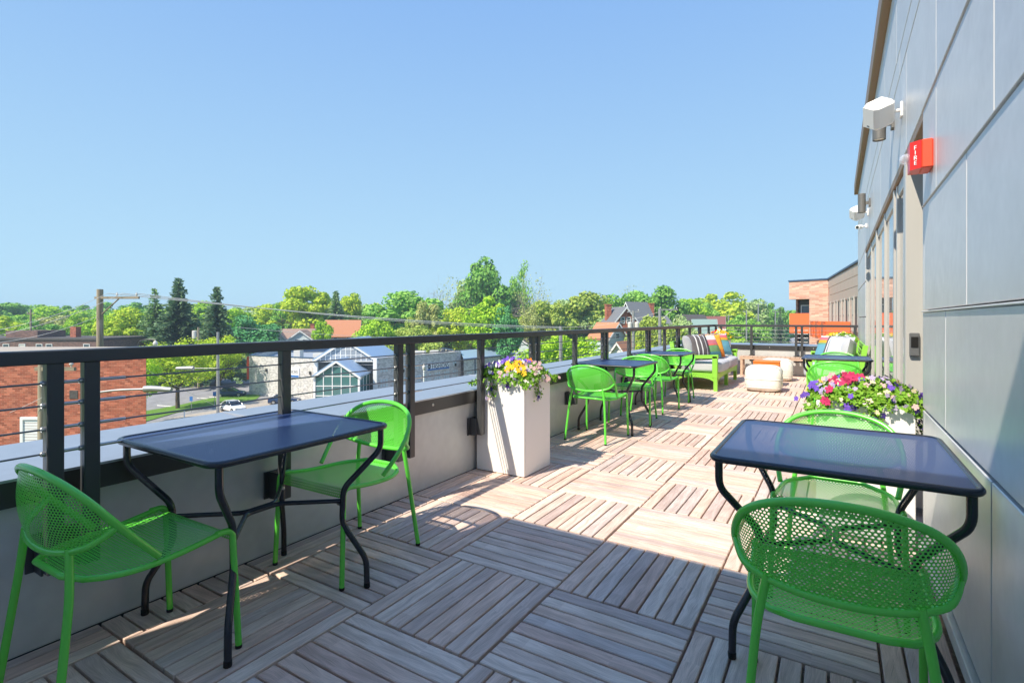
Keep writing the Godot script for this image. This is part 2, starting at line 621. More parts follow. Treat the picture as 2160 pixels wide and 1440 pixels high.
	M.bark = textured(mat(srgb(116, 100, 84), 0.95), wood_image(72, Color(1, 1, 1), Color(0.45, 0.42, 0.4), 256, 128), Vector3(0.5, 1.0, 1))
	M.bark_pale = mat(srgb(150, 140, 132), 0.95)
	M.leaf = {}
	var tints := {"yellow": srgb(202, 222, 74), "bright": srgb(180, 218, 66), "fresh": srgb(158, 206, 98), "mid": srgb(132, 184, 84), "olive": srgb(178, 198, 98), "dull": srgb(190, 198, 128), "teal": srgb(108, 176, 112), "spruce": srgb(118, 148, 108), "pine": srgb(152, 184, 124), "pale": srgb(184, 208, 146), "plant": srgb(134, 180, 66)}
	for k in tints:
		var m := mat(tints[k], 0.75, 0.0, 0.3)
		m.vertex_color_use_as_albedo = true
		m.cull_mode = BaseMaterial3D.CULL_DISABLED
		m.backlight_enabled = true
		m.backlight = tints[k] * 0.85
		M.leaf[k] = m

# ------------------------------------------------------------------ ground
func sheet(called: String, pts: Array, lift: float, m: Material) -> void:
	var b := MB.new()
	var flat := PackedVector2Array()
	for q in pts:
		var p := street(q[0], q[1])
		flat.append(Vector2(p.x, p.z))
	var id := Geometry2D.triangulate_polygon(flat)
	for k in range(0, id.size(), 3):
		var a := flat[id[k]]
		var c := flat[id[k + 1]]
		var d := flat[id[k + 2]]
		if (c - a).cross(d - a) > 0:
			var sw := c; c = d; d = sw
		b.tri(Vector3(a.x, STREET + lift, a.y), Vector3(c.x, STREET + lift, c.y), Vector3(d.x, STREET + lift, d.y), a, c, d)
	setting(called, b, m)

func build_ground() -> void:
	var b := MB.new()
	var s := 1500.0
	b.mquad(Vector3(-s, STREET, s), Vector3(s, STREET, s), Vector3(s, STREET, -s), Vector3(-s, STREET, -s))
	setting("ground", b, M.grass)
	sheet("parking_lot", [[120, 960], [640, 960], [1060, 800], [1000, 766], [560, 790], [100, 775]], 0.02, M.lot)
	sheet("lawn_strip", [[300, 892], [372, 871], [455, 858], [540, 843], [552, 832], [489, 834], [430, 843], [379, 855], [300, 869]], 0.10, M.lawn)
	sheet("sidewalk", [[290, 960], [640, 912], [700, 846], [560, 842], [455, 866], [372, 879], [290, 899]], 0.06, M.concrete)
	sheet("lot_line", [[440, 838], [500, 840], [501, 838.6], [441, 836.6]], 0.03, M.paint)
	sheet("lot_line", [[330, 856], [372, 859], [373, 857.4], [331, 854.4]], 0.03, M.paint)
	sheet("lot_line", [[414, 840], [452, 843], [453, 841.6], [415, 838.6]], 0.03, M.paint)
	sheet("avenue", [[1420, 800], [1700, 800], [1672, 690], [1648, 690], [1560, 730]], 0.02, M.asphalt)
	sheet("avenue_lot", [[1560, 722], [1700, 722], [1690, 706], [1600, 706]], 0.03, M.lot)

# ------------------------------------------------------------------ the building that carries the terrace
const WALL := 0.385
const OPEN0 := 3.45
const OPEN1 := 9.75
const HEAD := 2.31
const ROOF := 3.83
const WING := -0.72

func build_terrace_building() -> void:
	var o := thing("apartment_building", "silver metal clad building wall with glazed storefront beside the wood deck", "building", V(WALL, 0, 0))
	var at := Vector3(-WALL, 0, 0)
	var b := MB.new()
	b.bb(at + V(-3.05, STREET, -9.0), at + V(9.0, -0.13, 13.35))
	part("lower_storeys", b, M.brick_pink, o)
	# backing walls round the openings
	b = MB.new()
	b.bb(at + V(0.408, -0.13, WING), at + V(0.60, ROOF, OPEN0))
	b.bb(at + V(0.408, HEAD, OPEN0), at + V(0.60, ROOF, OPEN1))
	b.bb(at + V(0.408, -0.13, OPEN1), at + V(0.60, ROOF, 13.0))
	part("backing_wall", b, M.cladding_dark, o)
	# room behind the glass
	b = MB.new()
	b.bb(at + V(0.60, -0.13, 2.9), at + V(5.0, 0.0, 10.3))
	part("room_floor", b, M.room_floor, o)
	b = MB.new()
	b.bb(at + V(5.0, 0.0, 2.9), at + V(5.2, 2.7, 10.3))
	b.bb(at + V(0.60, 0.0, 2.7), at + V(5.2, 2.7, 2.9))
	b.bb(at + V(0.60, 0.0, 10.3), at + V(5.2, 2.7, 10.5))
	b.bb(at + V(0.60, 2.7, 2.7), at + V(5.2, 2.9, 10.5))
	part("room_wall", b, M.room, o)
	# roof slab with a thin overhanging edge, and the wing behind the camera
	b = MB.new()
	b.bb(at + V(0.32, ROOF, WING), at + V(9.0, 4.05, 13.05), 0.01)
	part("roof", b, M.soffit, o)
	b = MB.new()
	b.bb(at + V(-2.806, 0.0, -6.0), at + V(9.0, 4.05, WING - 0.004))
	part("wing", b, M.wing, o)
	b = MB.new()
	b.bb(at + V(8.8, -0.13, WING), at + V(9.0, ROOF, 13.0))
	b.bb(at + V(0.60, -0.13, 12.8), at + V(8.8, ROOF, 13.0))
	part("rear_wall", b, M.brick_pink, o)
	# cladding panels, each a tray of sheet metal with open joints
	var rows := [[0.075, 0.755], [0.755, 1.264], [1.264, 1.811], [1.811, 2.31], [2.31, 2.955], [2.955, 3.14], [3.14, 3.72], [3.72, 3.83]]
	var seams := [[-0.6, 0.75, 2.03, 3.38], [0.1, 1.42, 2.78], [-0.1, 1.15, 2.37, 3.40], [-0.3, 0.85, 2.0, 3.02], [0.6, 1.9, 3.02, 4.2, 5.35, 6.5, 7.7, 8.9, 10.1, 11.4], [0.9, 2.5, 4.6, 6.7, 8.8, 10.9], [1.3, 2.5, 3.68, 4.85, 6.0, 7.2, 8.4, 9.6, 10.9], [2.4, 5.2, 8.0, 10.8]]
	var k := 0
	for r in rows.size():
		var cuts := [WING]
		cuts.append_array(seams[r])
		var spans := []
		if r < 4:
			cuts.append(OPEN0)
			spans.append(cuts)
			spans.append([OPEN1, 10.9, 12.0, 13.0])
		else:
			cuts.append(13.0)
			spans.append(cuts)
		for cs in spans:
			for q in cs.size() - 1:
				if cs[q + 1] - cs[q] < 0.03:
					continue
				b = MB.new()
				b.off = Vector2(k * 0.37, k * 0.61)
				b.bb(at + V(WALL, rows[r][0] + 0.007, cs[q] + 0.005), at + V(0.405, rows[r][1] - 0.007, cs[q + 1] - 0.005), 0.003)
				part("wall_panel", b, M.cladding[(k * 7 + r) % 3], o)
				k += 1
		# drip trim over the joint
		if r in [1, 2, 3]:
			b = MB.new()
			b.bb(at + V(WALL - 0.007, rows[r][1] - 0.006, WING), at + V(0.4, rows[r][1] + 0.001, OPEN0 - 0.01), 0.002)
			part("joint_trim", b, M.cladding[0], o)
	b = MB.new()
	b.bb(at + V(WALL - 0.02, 0.012, WING), at + V(0.405, 0.072, OPEN0 - 0.01), 0.003)
	part("base_flashing", b, M.cladding[2], o)
	b = MB.new()
	b.bb(at + V(WALL - 0.02, 0.012, OPEN1 + 0.01), at + V(0.405, 0.072, 13.0), 0.003)
	part("base_flashing", b, M.cladding[2], o)
	# door in a deep recess, then the storefront
	b = MB.new()
	b.bb(at + V(WALL, 0.0, 4.25), at + V(0.66, HEAD, 4.34), 0.004)
	part("door_jamb", b, M.frame, o)
	b = MB.new()
	b.bb(at + V(WALL, HEAD - 0.05, OPEN0), at + V(0.60, HEAD - 0.002, OPEN1), 0.003)
	part("head_flashing", b, M.soffit, o)
	var d := Node3D.new()
	d.name = "door"
	o.add_child(d)
	d.position = at + V(0.56, 0, 3.85)
	b = MB.new()
	for z in [-0.37, 0.37]:
		b.bb(Vector3(-0.03, 0.02, z - 0.04), Vector3(0.03, 2.24, z + 0.04), 0.003)
	b.bb(Vector3(-0.03, 2.12, -0.33), Vector3(0.03, 2.24, 0.33), 0.003)
	b.bb(Vector3(-0.03, 0.02, -0.33), Vector3(0.03, 0.26, 0.33), 0.003)
	part("door_frame", b, M.frame, d)
	b = MB.new()
	b.bb(Vector3(-0.006, 0.26, -0.33), Vector3(0.006, 2.12, 0.33))
	part("pane", b, M.glass, d)
	b = MB.new()
	b.tube(P3([Vector3(-0.03, 0.9, 0.32), Vector3(-0.08, 0.9, 0.32), Vector3(-0.08, 1.2, 0.32), Vector3(-0.03, 1.2, 0.32)]), 0.011, 8)
	part("pull_handle", b, M.bolt, d)
	# mullions and panes
	var mull := [4.40, 5.02, 5.18, 6.25, 7.35, 8.5, 9.68]
	var heads := HEAD - 0.055
	for q in mull.size():
		var w := 0.055 if q in [1, 3, 5, 7] else 0.075
		b = MB.new()
		b.bb(at + V(WALL + (0.006 if q % 2 == 0 else 0.014), 0.0, mull[q] - w * 0.5), at + V(0.445, heads, mull[q] + w * 0.5), 0.003)
		part("mullion", b, M.frame, o)
	for q in mull.size() - 1:
		var wn := Node3D.new()
		wn.name = "window"
		o.add_child(wn, true)
		wn.position = at + V(0.425, 0, (mull[q] + mull[q + 1]) * 0.5)
		var hw: float = (mull[q + 1] - mull[q]) * 0.5 - 0.04
		b = MB.new()
		b.bb(Vector3(-0.018, 0.02, -hw), Vector3(0.018, 0.12, hw), 0.003)
		b.bb(Vector3(-0.018, heads - 0.09, -hw), Vector3(0.018, heads, hw), 0.003)
		part("window_rail", b, M.frame, wn)
		b = MB.new()
		b.bb(Vector3(-0.006, 0.12, -hw), Vector3(0.006, heads - 0.09, hw))
		part("pane", b, M.glass, wn)

# ------------------------------------------------------------------ deck
func build_deck() -> void:
	var b := MB.new()
	b.bb(V(-2.54, -0.126, WING), V(0.60, -0.055, 12.95))
	var deck := setting("deck", b, M.under)
	var cell := 0.61
	var meshes := {}
	var tray_mesh := {}
	var vc := mat(Color.WHITE, 0.8, 0.0, 0.4)
	vc.albedo_texture = M.slats[0].albedo_texture
	vc.uv1_scale = M.slats[0].uv1_scale
	vc.vertex_color_use_as_albedo = true
	var far := MB.new()
	far.colored = true
	var g := RandomNumberGenerator.new()
	g.seed = 77
	for row in range(-4, 19):
		for col in range(-3, 3):
			var r0 := -1.086 + cell * col
			var f0 := 1.508 + cell * row
			var ra := maxf(r0, -2.518)
			var rb := minf(r0 + cell, WALL - 0.024)
			var fa := maxf(f0, WING + 0.01)
			var fb := minf(f0 + cell, 12.885)
			if rb - ra < 0.02 or fb - fa < 0.02:
				continue
			var single := row >= -2 and row <= 4
			var tile: Node3D = null
			var mid := V((ra + rb) * 0.5, 0, (fa + fb) * 0.5)
			if single:
				var key := "%.3f %.3f" % [rb - ra, fb - fa]
				if not tray_mesh.has(key):
					var tb := MB.new()
					tb.box(Vector3(0, -0.0425, 0), Vector3(rb - ra - 0.006, 0.020, fb - fa - 0.006))
					tray_mesh[key] = tb.mesh()
				tile = put("deck_tile", tray_mesh[key], M.tray, deck)
				tile.position = mid
			else:
				far.col = M.slats[1].albedo_color.srgb_to_linear()
				far.box(mid + Vector3(0, -0.0425, 0), Vector3(rb - ra - 0.006, 0.020, fb - fa - 0.006))
			var lengthwise := posmod(row + col, 2) == 1
			for s in 8:
				var c0 := (r0 if lengthwise else f0) + 0.0055 + s * 0.0755
				var c1 := c0 + 0.0665
				var lo := ra if lengthwise else fa
				var hi := rb if lengthwise else fb
				c0 = maxf(c0, lo + 0.002)
				c1 = minf(c1, hi - 0.002)
				if c1 - c0 < 0.012:
					continue
				var l0 := (fa if lengthwise else ra) + 0.004
				var l1 := (fb if lengthwise else rb) - 0.004
				var length := l1 - l0
				var width := c1 - c0
				var lm := (l0 + l1) * 0.5
				var cm := (c0 + c1) * 0.5
				var p := V(cm, 0, lm) if lengthwise else V(lm, 0, cm)
				var lift := g.randf_range(-0.0012, 0.0012)
				var tone := g.randi() % 7
				var variant := g.randi() % 6
				if single:
					var key := "%.3f %.3f %d" % [length, width, variant]
					if not meshes.has(key):
						var sb := MB.new()
						sb.off = Vector2(variant * 0.731, variant * 0.237)
						sb.box(Vector3(0, -0.015, 0), Vector3(length, 0.030, width), 0.0028)
						meshes[key] = sb.mesh()
					var o := put("slat", meshes[key], M.slats[tone], tile)
					o.position = p - mid + Vector3(0, lift, 0)
					if lengthwise:
						o.rotation.y = PI / 2
				else:
					var cl: Color = M.slats[tone].albedo_color
					far.col = cl.srgb_to_linear()
					far.off = Vector2(g.randf(), g.randf())
					far.box(p + Vector3(0, -0.015 + lift, 0), Vector3(length, 0.030, width), 0.0028, Basis(Vector3.UP, PI / 2) if lengthwise else Basis.IDENTITY)
	var fo := put("far_slat", far.mesh(), vc, deck)
	fo.set_meta("kind", "stuff")

# ------------------------------------------------------------------ parapets and railings
func parapet(o: Node3D, length: float, from: float) -> void:
	# local: x runs along the wall, +z is the terrace side, inner face at z 0
	var b := MB.new()
	b.bb(Vector3(from, -0.125, -0.54), Vector3(length, 0.60, -0.022))
	part("core", b, M.cladding_dark, o)
	var x := from
	var k := 0
	while x < length - 0.02:
		var x2 := minf(x + 2.44, length)
		b = MB.new()
		b.off = Vector2(k * 0.31, k * 0.17)
		b.bb(Vector3(x + 0.003, 0.0, -0.02), Vector3(x2 - 0.003, 0.565, 0.0), 0.002)
		part("wall_panel", b, M.parapet, o)
		b = MB.new()
		b.bb(Vector3(x + 0.002, 0.548, 0.004), Vector3(x2 - 0.002, 0.642, 0.02), 0.002)
		var fa := part("fascia", b, M.fascia, o)
		b = MB.new()
		for q in 3:
			var sx := x + 0.35 + q * 0.85
			if sx < x2 - 0.05:
				b.lathe(Vector3(sx, 0.60, 0.018), [Vector2(0.011, 0), Vector2(0.011, 0.004), Vector2(0.006, 0.007), Vector2(0.0, 0.008)], 10, Basis(Vector3.RIGHT, PI / 2))
		part("screw_heads", b, M.bolt, fa).set_meta("kind", "stuff")
		b = MB.new()
		b.off = Vector2(k * 0.47, k * 0.29)
		b.prism(PackedVector2Array([Vector2(0.026, 0.642), Vector2(0.026, 0.652), Vector2(-0.57, 0.672), Vector2(-0.57, 0.56), Vector2(-0.56, 0.56), Vector2(-0.56, 0.642)]), -(x2 - 0.001), -(x + 0.001), Vector3.ZERO, Basis(Vector3(0, 0, 1), Vector3(0, 1, 0), Vector3(-1, 0, 0)))
		part("coping", b, M.coping, o)
		b = MB.new()
		b.bb(Vector3(x2 - 0.012, 0.655, -0.568), Vector3(x2 + 0.012, 0.676, 0.0), 0.002)
		part("coping_seam", b, M.coping, o)
		x = x2
		k += 1

func build_parapets() -> void:
	var o := thing("parapet_wall", "long grey metal parapet with pale coping along the side of the deck", "wall", V(-2.52, 0, 0), PI / 2)
	parapet(o, 13.45, WING)
	o = thing("parapet_wall", "short grey parapet with pale coping behind the wood bench", "wall", V(-2.49, 0, 12.9))
	parapet(o, 2.872, 0.03)

func post_mesh() -> ArrayMesh:
	var b := MB.new()
	b.bb(Vector3(-0.025, 0.30, -0.022), Vector3(0.025, 1.062, 0.022), 0.003)
	return b.mesh()

func railing(o: Node3D, a: float, z: float, singles: Array, doubles: Array) -> void:
	# local: x along the rail, +z toward the deck
	var b := MB.new()
	b.bb(Vector3(a, 1.06, -0.028), Vector3(z, 1.11, 0.028), 0.004)
	part("top_rail", b, M.rail, o)
	var pm := post_mesh()
	var bm := MB.new()
	bm.bb(Vector3(-0.055, 0.29, -0.097), Vector3(0.055, 0.43, -0.089), 0.002)
	bm.bb(Vector3(-0.030, 0.29, -0.089), Vector3(-0.022, 0.43, -0.020), 0.002)
	var bracket := bm.mesh()
	var bo := MB.new()
	for y in [0.32, 0.40]:
		bo.lathe(Vector3(0.03, y, -0.089), [Vector2(0.014, 0), Vector2(0.014, 0.008), Vector2(0.008, 0.012), Vector2(0.0, 0.012)], 8, Basis(Vector3.RIGHT, PI / 2))
	var bolts := bo.mesh()
	var nut := MB.new()
	for y in [0.99, 0.91, 0.825, 0.737]:
		nut.lathe(Vector3(-0.025, y, 0.0), [Vector2(0.010, 0), Vector2(0.010, 0.010), Vector2(0.006, 0.014), Vector2(0.0, 0.014)], 8, Basis(Vector3.BACK, PI / 2))
		nut.tube(P3([Vector3(0.025, y, 0), Vector3(0.115, y, 0)]), 0.0065, 8)
	var nuts := nut.mesh()
	var spots := []
	for s in singles:
		spots.append([s, false])
	for d in doubles:
		spots.append([d - 0.055, true])
		spots.append([d + 0.055, true])
	for s in spots:
		var p := put("post", pm, M.rail, o)
		p.position.x = s[0]
		var br := put("bracket", bracket, M.rail, p)
		put("bolt", bolts, M.bolt, br)
		if s[1]:
			put("cable_fittings", nuts, M.bolt, p).set_meta("kind", "stuff")
	for y in [0.99, 0.91, 0.825, 0.737]:
		b = MB.new()
		b.tube(P3([Vector3(a, y, 0), Vector3(z, y, 0)]), 0.0036, 6)
		part("cable", b, M.cable, o)

func build_railings() -> void:
	var o := thing("metal_railing", "long dark metal railing with steel cables on the side parapet", "railing", V(-2.42, 0, 0), PI / 2)
	railing(o, -0.70, 12.86, [1.66, 3.41, 5.18, 6.93, 8.68, 10.43, 12.2], [0.78, 2.54, 4.29, 6.04, 7.79, 9.54, 11.29])
	o = thing("metal_railing", "short dark cable railing at the end of the deck behind the bench", "railing", V(0, 0, 12.80))
	railing(o, -2.388, 0.38, [-1.62, 0.33], [-0.68, -2.32])

# ------------------------------------------------------------------ things on the facade
func build_facade_fittings() -> void:
	# fire alarm
	var o := thing("fire_alarm", "red fire alarm horn strobe with white lettering on the metal wall", "fire alarm", V(WALL, 2.0, 3.16))
	var b := MB.new()
	b.bb(Vector3(-0.045, -0.068, -0.07), Vector3(0.0, 0.068, 0.07), 0.006)
	part("back_box", b, M.red_box, o)
	b = MB.new()
	b.prism(PackedVector2Array([Vector2(-0.07, -0.045), Vector2(0.07, -0.045), Vector2(0.062, -0.085), Vector2(-0.035, -0.085)]), -0.066, 0.066, Vector3.ZERO, Basis(Vector3(0, 0, -1), Vector3(1, 0, 0), Vector3(0, -1, 0)))
	part("front_housing", b, M.red, o)
	b = MB.new()
	b.lathe(Vector3(-0.083, 0.01, -0.045), [Vector2(0.0, 0.038), Vector2(0.014, 0.035), Vector2(0.023, 0.025), Vector2(0.026, 0.012), Vector2(0.026, 0.0)], 14, Basis(Vector3.BACK, PI / 2))
	part("strobe_dome", b, M.clear, o)
	var lt := "FIRE"
	for k in 4:
		var tm := TextMesh.new()
		tm.text = lt[k]
		tm.font_size = 24
		tm.pixel_size = 0.0011
		tm.depth = 0.002
		var l := put("letter", tm, M.ink_white, o)
		l.position = Vector3(-0.0662, 0.036 - k * 0.024, 0.0535)
		l.rotation.y = -0.72
	# wall speakers, lamps and a camera
	var sp := func(label: String, p: Vector3, s: float, turn: Vector3) -> void:
		var w := thing("wall_speaker", label, "speaker", Vector3(WALL, p.y, p.z), 0.0, "white wall speakers")
		var m := MB.new()
		m.bb(Vector3(-0.012, -0.05, -0.035), Vector3(0.0, 0.05, 0.035), 0.002)
		m.tube(bent([Vector3(-0.01, 0, 0), Vector3(-0.06, 0.0, 0), p - Vector3(WALL, p.y, p.z) + Vector3(0.05, 0, 0)], 0.02), 0.012, 8)
		part("wall_bracket", m, M.white_plastic, w)
		m = MB.new()
		var bs := Basis.from_euler(turn)
		m.box(p - Vector3(WALL, p.y, p.z), Vector3(s, s * 1.18, s * 0.9), s * 0.16, bs)
		part("cabinet", m, M.white_plastic, w)
		m = MB.new()
		m.box(p - Vector3(WALL, p.y, p.z) + bs * Vector3(-s * 0.502, 0, 0), Vector3(s * 0.02, s * 0.92, s * 0.66), 0.002, bs)
		part("grille", m, M.white_plastic, w)
		m = MB.new()
		m.box(p - Vector3(WALL, p.y, p.z) + bs * Vector3(-s * 0.515, -s * 0.36, 0), Vector3(s * 0.01, s * 0.05, s * 0.14), 0.0, bs)
		part("badge", m, M.grey_plastic, w)
	sp.call("white speaker on a bracket beside the fire alarm", V(0.255, 2.66, 4.45), 0.155, Vector3(0.55, 0.75, 0.5))
	sp.call("white speaker on a bracket above the security camera", V(0.255, 2.74, 8.9), 0.155, Vector3(0.55, 0.75, 0.5))
	var lamp := func(label: String, f: float) -> void:
		var w := thing("wall_lamp", label, "lamp", V(WALL, 2.77, f), 0.0, "grey cylinder wall lamps")
		var m := MB.new()
		m.bb(Vector3(-0.02, -0.055, -0.04), Vector3(0.0, 0.055, 0.04), 0.003)
		m.bb(Vector3(-0.06, -0.02, -0.015), Vector3(-0.02, 0.02, 0.015))
		part("mount", m, M.lamp_grey, w)
		m = MB.new()
		m.lathe(Vector3(-0.095, 0, 0), [Vector2(0.037, -0.118), Vector2(0.044, -0.125), Vector2(0.045, -0.12), Vector2(0.045, 0.12), Vector2(0.042, 0.125), Vector2(0.0, 0.125)], 24)
		part("cylinder", m, M.lamp_grey, w)
		m = MB.new()
		m.lathe(Vector3(-0.095, 0, 0), [Vector2(0.0, -0.116), Vector2(0.037, -0.116), Vector2(0.037, -0.113), Vector2(0.0, -0.113)], 20)
		part("lens", m, M.lens, w)
	lamp.call("grey cylinder wall lamp below the near white speaker", 5.05)
	lamp.call("grey cylinder wall lamp beside the far white speaker", 8.35)
	o = thing("security_camera", "small white security camera under the far wall speaker", "camera", V(WALL, 2.60, 9.25))
	b = MB.new()
	b.bb(Vector3(-0.02, -0.03, -0.03), Vector3(0.0, 0.03, 0.03), 0.004)
	b.tube(P3([Vector3(-0.01, 0, 0), Vector3(-0.07, -0.01, 0.01)]), 0.012, 8)
	part("mount", b, M.white_plastic, o)
	b = MB.new()
	b.tube(P3([Vector3(-0.07, 0.0, -0.05), Vector3(-0.12, -0.025, 0.09)]), 0.03, 14)
	part("body", b, M.white_plastic, o)
	b = MB.new()
	b.tube(P3([Vector3(-0.12, -0.025, 0.09), Vector3(-0.122, -0.026, 0.096)]), 0.02, 12)
	part("lens", b, M.dark_glass, o)
	o = thing("card_reader", "black card reader on the jamb of the glass door", "card reader", V(0.43, 1.06, 4.25))
	b = MB.new()
	b.bb(Vector3(-0.026, -0.075, 0.0), Vector3(0.026, 0.075, 0.03), 0.005)
	part("housing", b, M.grey_plastic, o)
	b = MB.new()
	b.bb(Vector3(-0.019, -0.02, 0.03), Vector3(0.019, 0.05, 0.034), 0.002)
	part("keypad", b, M.cap, o)

# ------------------------------------------------------------------ furniture
# chair: front toward -z, floor at y 0
func make_chair() -> Node3D:
	var o := thing("bistro_chair", "", "chair")
	o.set_meta("kind_name", "bistro_chair")
	# seat: rounded plan, rolled front edge, slightly dished
	var outline := func(f: float) -> float:   # half width of the seat at depth f (0 front .. 1 back)
		var a := 0.232 - 0.012 * f
		if f > 0.55:
			var q := (f - 0.55) / 0.45
			a *= sqrt(maxf(0.0, 1.0 - pow(q, 2.6) * 0.80))
		return a
	var rows := 16
	var cols := 12
	var pts := PackedVector3Array()
	var uvs := PackedVector2Array()
	var run := 0.0
	var last := Vector3.ZERO
	for r in rows + 1:
		var f := float(r) / rows
		var z: float
		var y: float
		if r < 4:      # rolled front
			var a := PI * 0.5 * (1.0 - r / 4.0)
			z = -0.215 - sin(a) * 0.035
			y = 0.447 - (1.0 - cos(a)) * 0.045
		else:
			var g := (r - 4.0) / (rows - 4.0)
			z = -0.215 + g * 0.425
			y = 0.447 - 0.022 * sin(PI * minf(1.0, g * 0.9)) - 0.006 * g
		var hw: float = outline.call(clampf((z + 0.25) / 0.46, 0.0, 1.0))
		var c := Vector3(0, y, z)
		if r > 0:
			run += c.distance_to(last)
		last = c
		for q in cols + 1:
			var x := lerpf(hw, -hw, float(q) / cols)
			var dish := 0.010 * (1.0 - pow(absf(x) / 0.235, 2.0)) if r >= 4 and r < rows else 0.0
			pts.append(Vector3(x, y - dish, z))
			uvs.append(Vector2(x + 0.5, run))
	var b := MB.new()
	b.grid(pts, uvs, rows, cols)
	part("seat", b, M.green_seat, o)
	# seat frame runs along the sides and round the back
	var fr := []
	for r in range(4, rows + 1):
		var p := pts[r * (cols + 1)]
		fr.append(p)
	var left: Array = fr
	var path := []
	for p in left:
		path.append(p)
	for k in range(1, cols):
		path.append(pts[rows * (cols + 1) + k])
	left.reverse()
	for p in left:
		path.append(Vector3(-p.x, p.y, p.z))
	b = MB.new()
	b.tube(P3(path), 0.0105, 8)
	part("seat_frame", b, M.green, o)
	for s in [-1.0, 1.0]:
		b = MB.new()
		b.tube(bent([Vector3(s * 0.2315, 0.447, -0.19), Vector3(s * 0.2325, 0.447, -0.248), Vector3(s * 0.236, 0.24, -0.258), Vector3(s * 0.24, 0.012, -0.268)], 0.04, 6), 0.0115, 10)
		var lg := part("leg", b, M.green, o)
		b = MB.new()
		b.lathe(Vector3(s * 0.24, 0, -0.268), [Vector2(0, 0), Vector2(0.0115, 0), Vector2(0.0125, 0.003), Vector2(0.0125, 0.0125), Vector2(0, 0.017)], 10)
		part("foot_cap", b, M.cap, lg)
		b = MB.new()
		b.tube(bent([Vector3(s * 0.165, 0.535, 0.215), Vector3(s * 0.190, 0.40, 0.222), Vector3(s * 0.222, 0.012, 0.268)], 0.15, 5), 0.0115, 10)
		lg = part("leg", b, M.green, o)
		b = MB.new()
		b.lathe(Vector3(s * 0.222, 0, 0.268), [Vector2(0, 0), Vector2(0.0115, 0), Vector2(0.0125, 0.003), Vector2(0.0125, 0.0125), Vector2(0, 0.017)], 10)
		part("foot_cap", b, M.cap, lg)
	# hoop: from one seat side up round the back to the other
	var hp := [Vector3(0.228, 0.445, 0.0), Vector3(0.240, 0.49, 0.04), Vector3(0.252, 0.545, 0.088), Vector3(0.254, 0.61, 0.140), Vector3(0.232, 0.677, 0.190), Vector3(0.180, 0.724, 0.226), Vector3(0.095, 0.752, 0.248), Vector3(0, 0.760, 0.255)]
	var full := []
	for k in range(hp.size()):
		full.append(hp[k])
	for k in range(hp.size() - 2, -1, -1):
		full.append(Vector3(-hp[k].x, hp[k].y, hp[k].z))
	var hoop := smooth(full, 4)
	b = MB.new()
	b.tube(hoop, 0.0115, 10)
	part("hoop", b, M.green, o)
	# lower back tube
	var lp := [Vector3(0.254, 0.590, 0.122), Vector3(0.240, 0.562, 0.160), Vector3(0.215, 0.540, 0.193), Vector3(0.155, 0.522, 0.218), Vector3(0.08, 0.512, 0.232), Vector3(0, 0.509, 0.236)]
	var low := []
	for p in lp:
		low.append(p)
	for k in range(lp.size() - 2, -1, -1):
		low.append(Vector3(-lp[k].x, lp[k].y, lp[k].z))
	var lowc := smooth(low, 4)
	b = MB.new()
	b.tube(lowc, 0.0105, 10)
	part("lower_back_tube", b, M.green, o)
	# back sheet between hoop and lower tube
	var upper := smooth(full.slice(3, full.size() - 3), 5)
	rows = 10
	cols = 28
	pts = PackedVector3Array()
	uvs = PackedVector2Array()
	for r in rows + 1:
		var f := float(r) / rows
		for q in cols + 1:
			var e := float(q) / cols
			var a: Vector3 = sample(lowc, e)
			var c: Vector3 = sample(upper, e)
			var p := a.lerp(c, f)
			var bulge := sin(PI * f) * 0.020 * sin(PI * e)
			p += Vector3(0, -0.3, 1.0).normalized() * bulge
			pts.append(p)
			uvs.append(Vector2(lerpf(0.30, -0.30, e) * 1.02, p.y * 1.12))
	b = MB.new()
	b.grid(pts, uvs, rows, cols)
	part("backrest", b, M.green_mesh, o)
	return o

# front and rear face of a perforated sheet, so that its thickness closes the holes at a slant
func thick_sheet(b: MB, pts: PackedVector3Array, uvs: PackedVector2Array, rows: int, cols: int, back: Vector3) -> void:
	b.grid(pts, uvs, rows, cols)
	var rear := PackedVector3Array()
	var ruv := PackedVector2Array()
	var w := cols + 1
	for r in rows + 1:
		for q in w:
			rear.append(pts[r * w + cols - q] + back)
			ruv.append(uvs[r * w + cols - q])
	b.grid(rear, ruv, rows, cols)

func sample(p: PackedVector3Array, e: float) -> Vector3:
	var k := e * (p.size() - 1)
	var a := int(floor(k))
	if a >= p.size() - 1:
		return p[p.size() - 1]
	return p[a].lerp(p[a + 1], k - a)

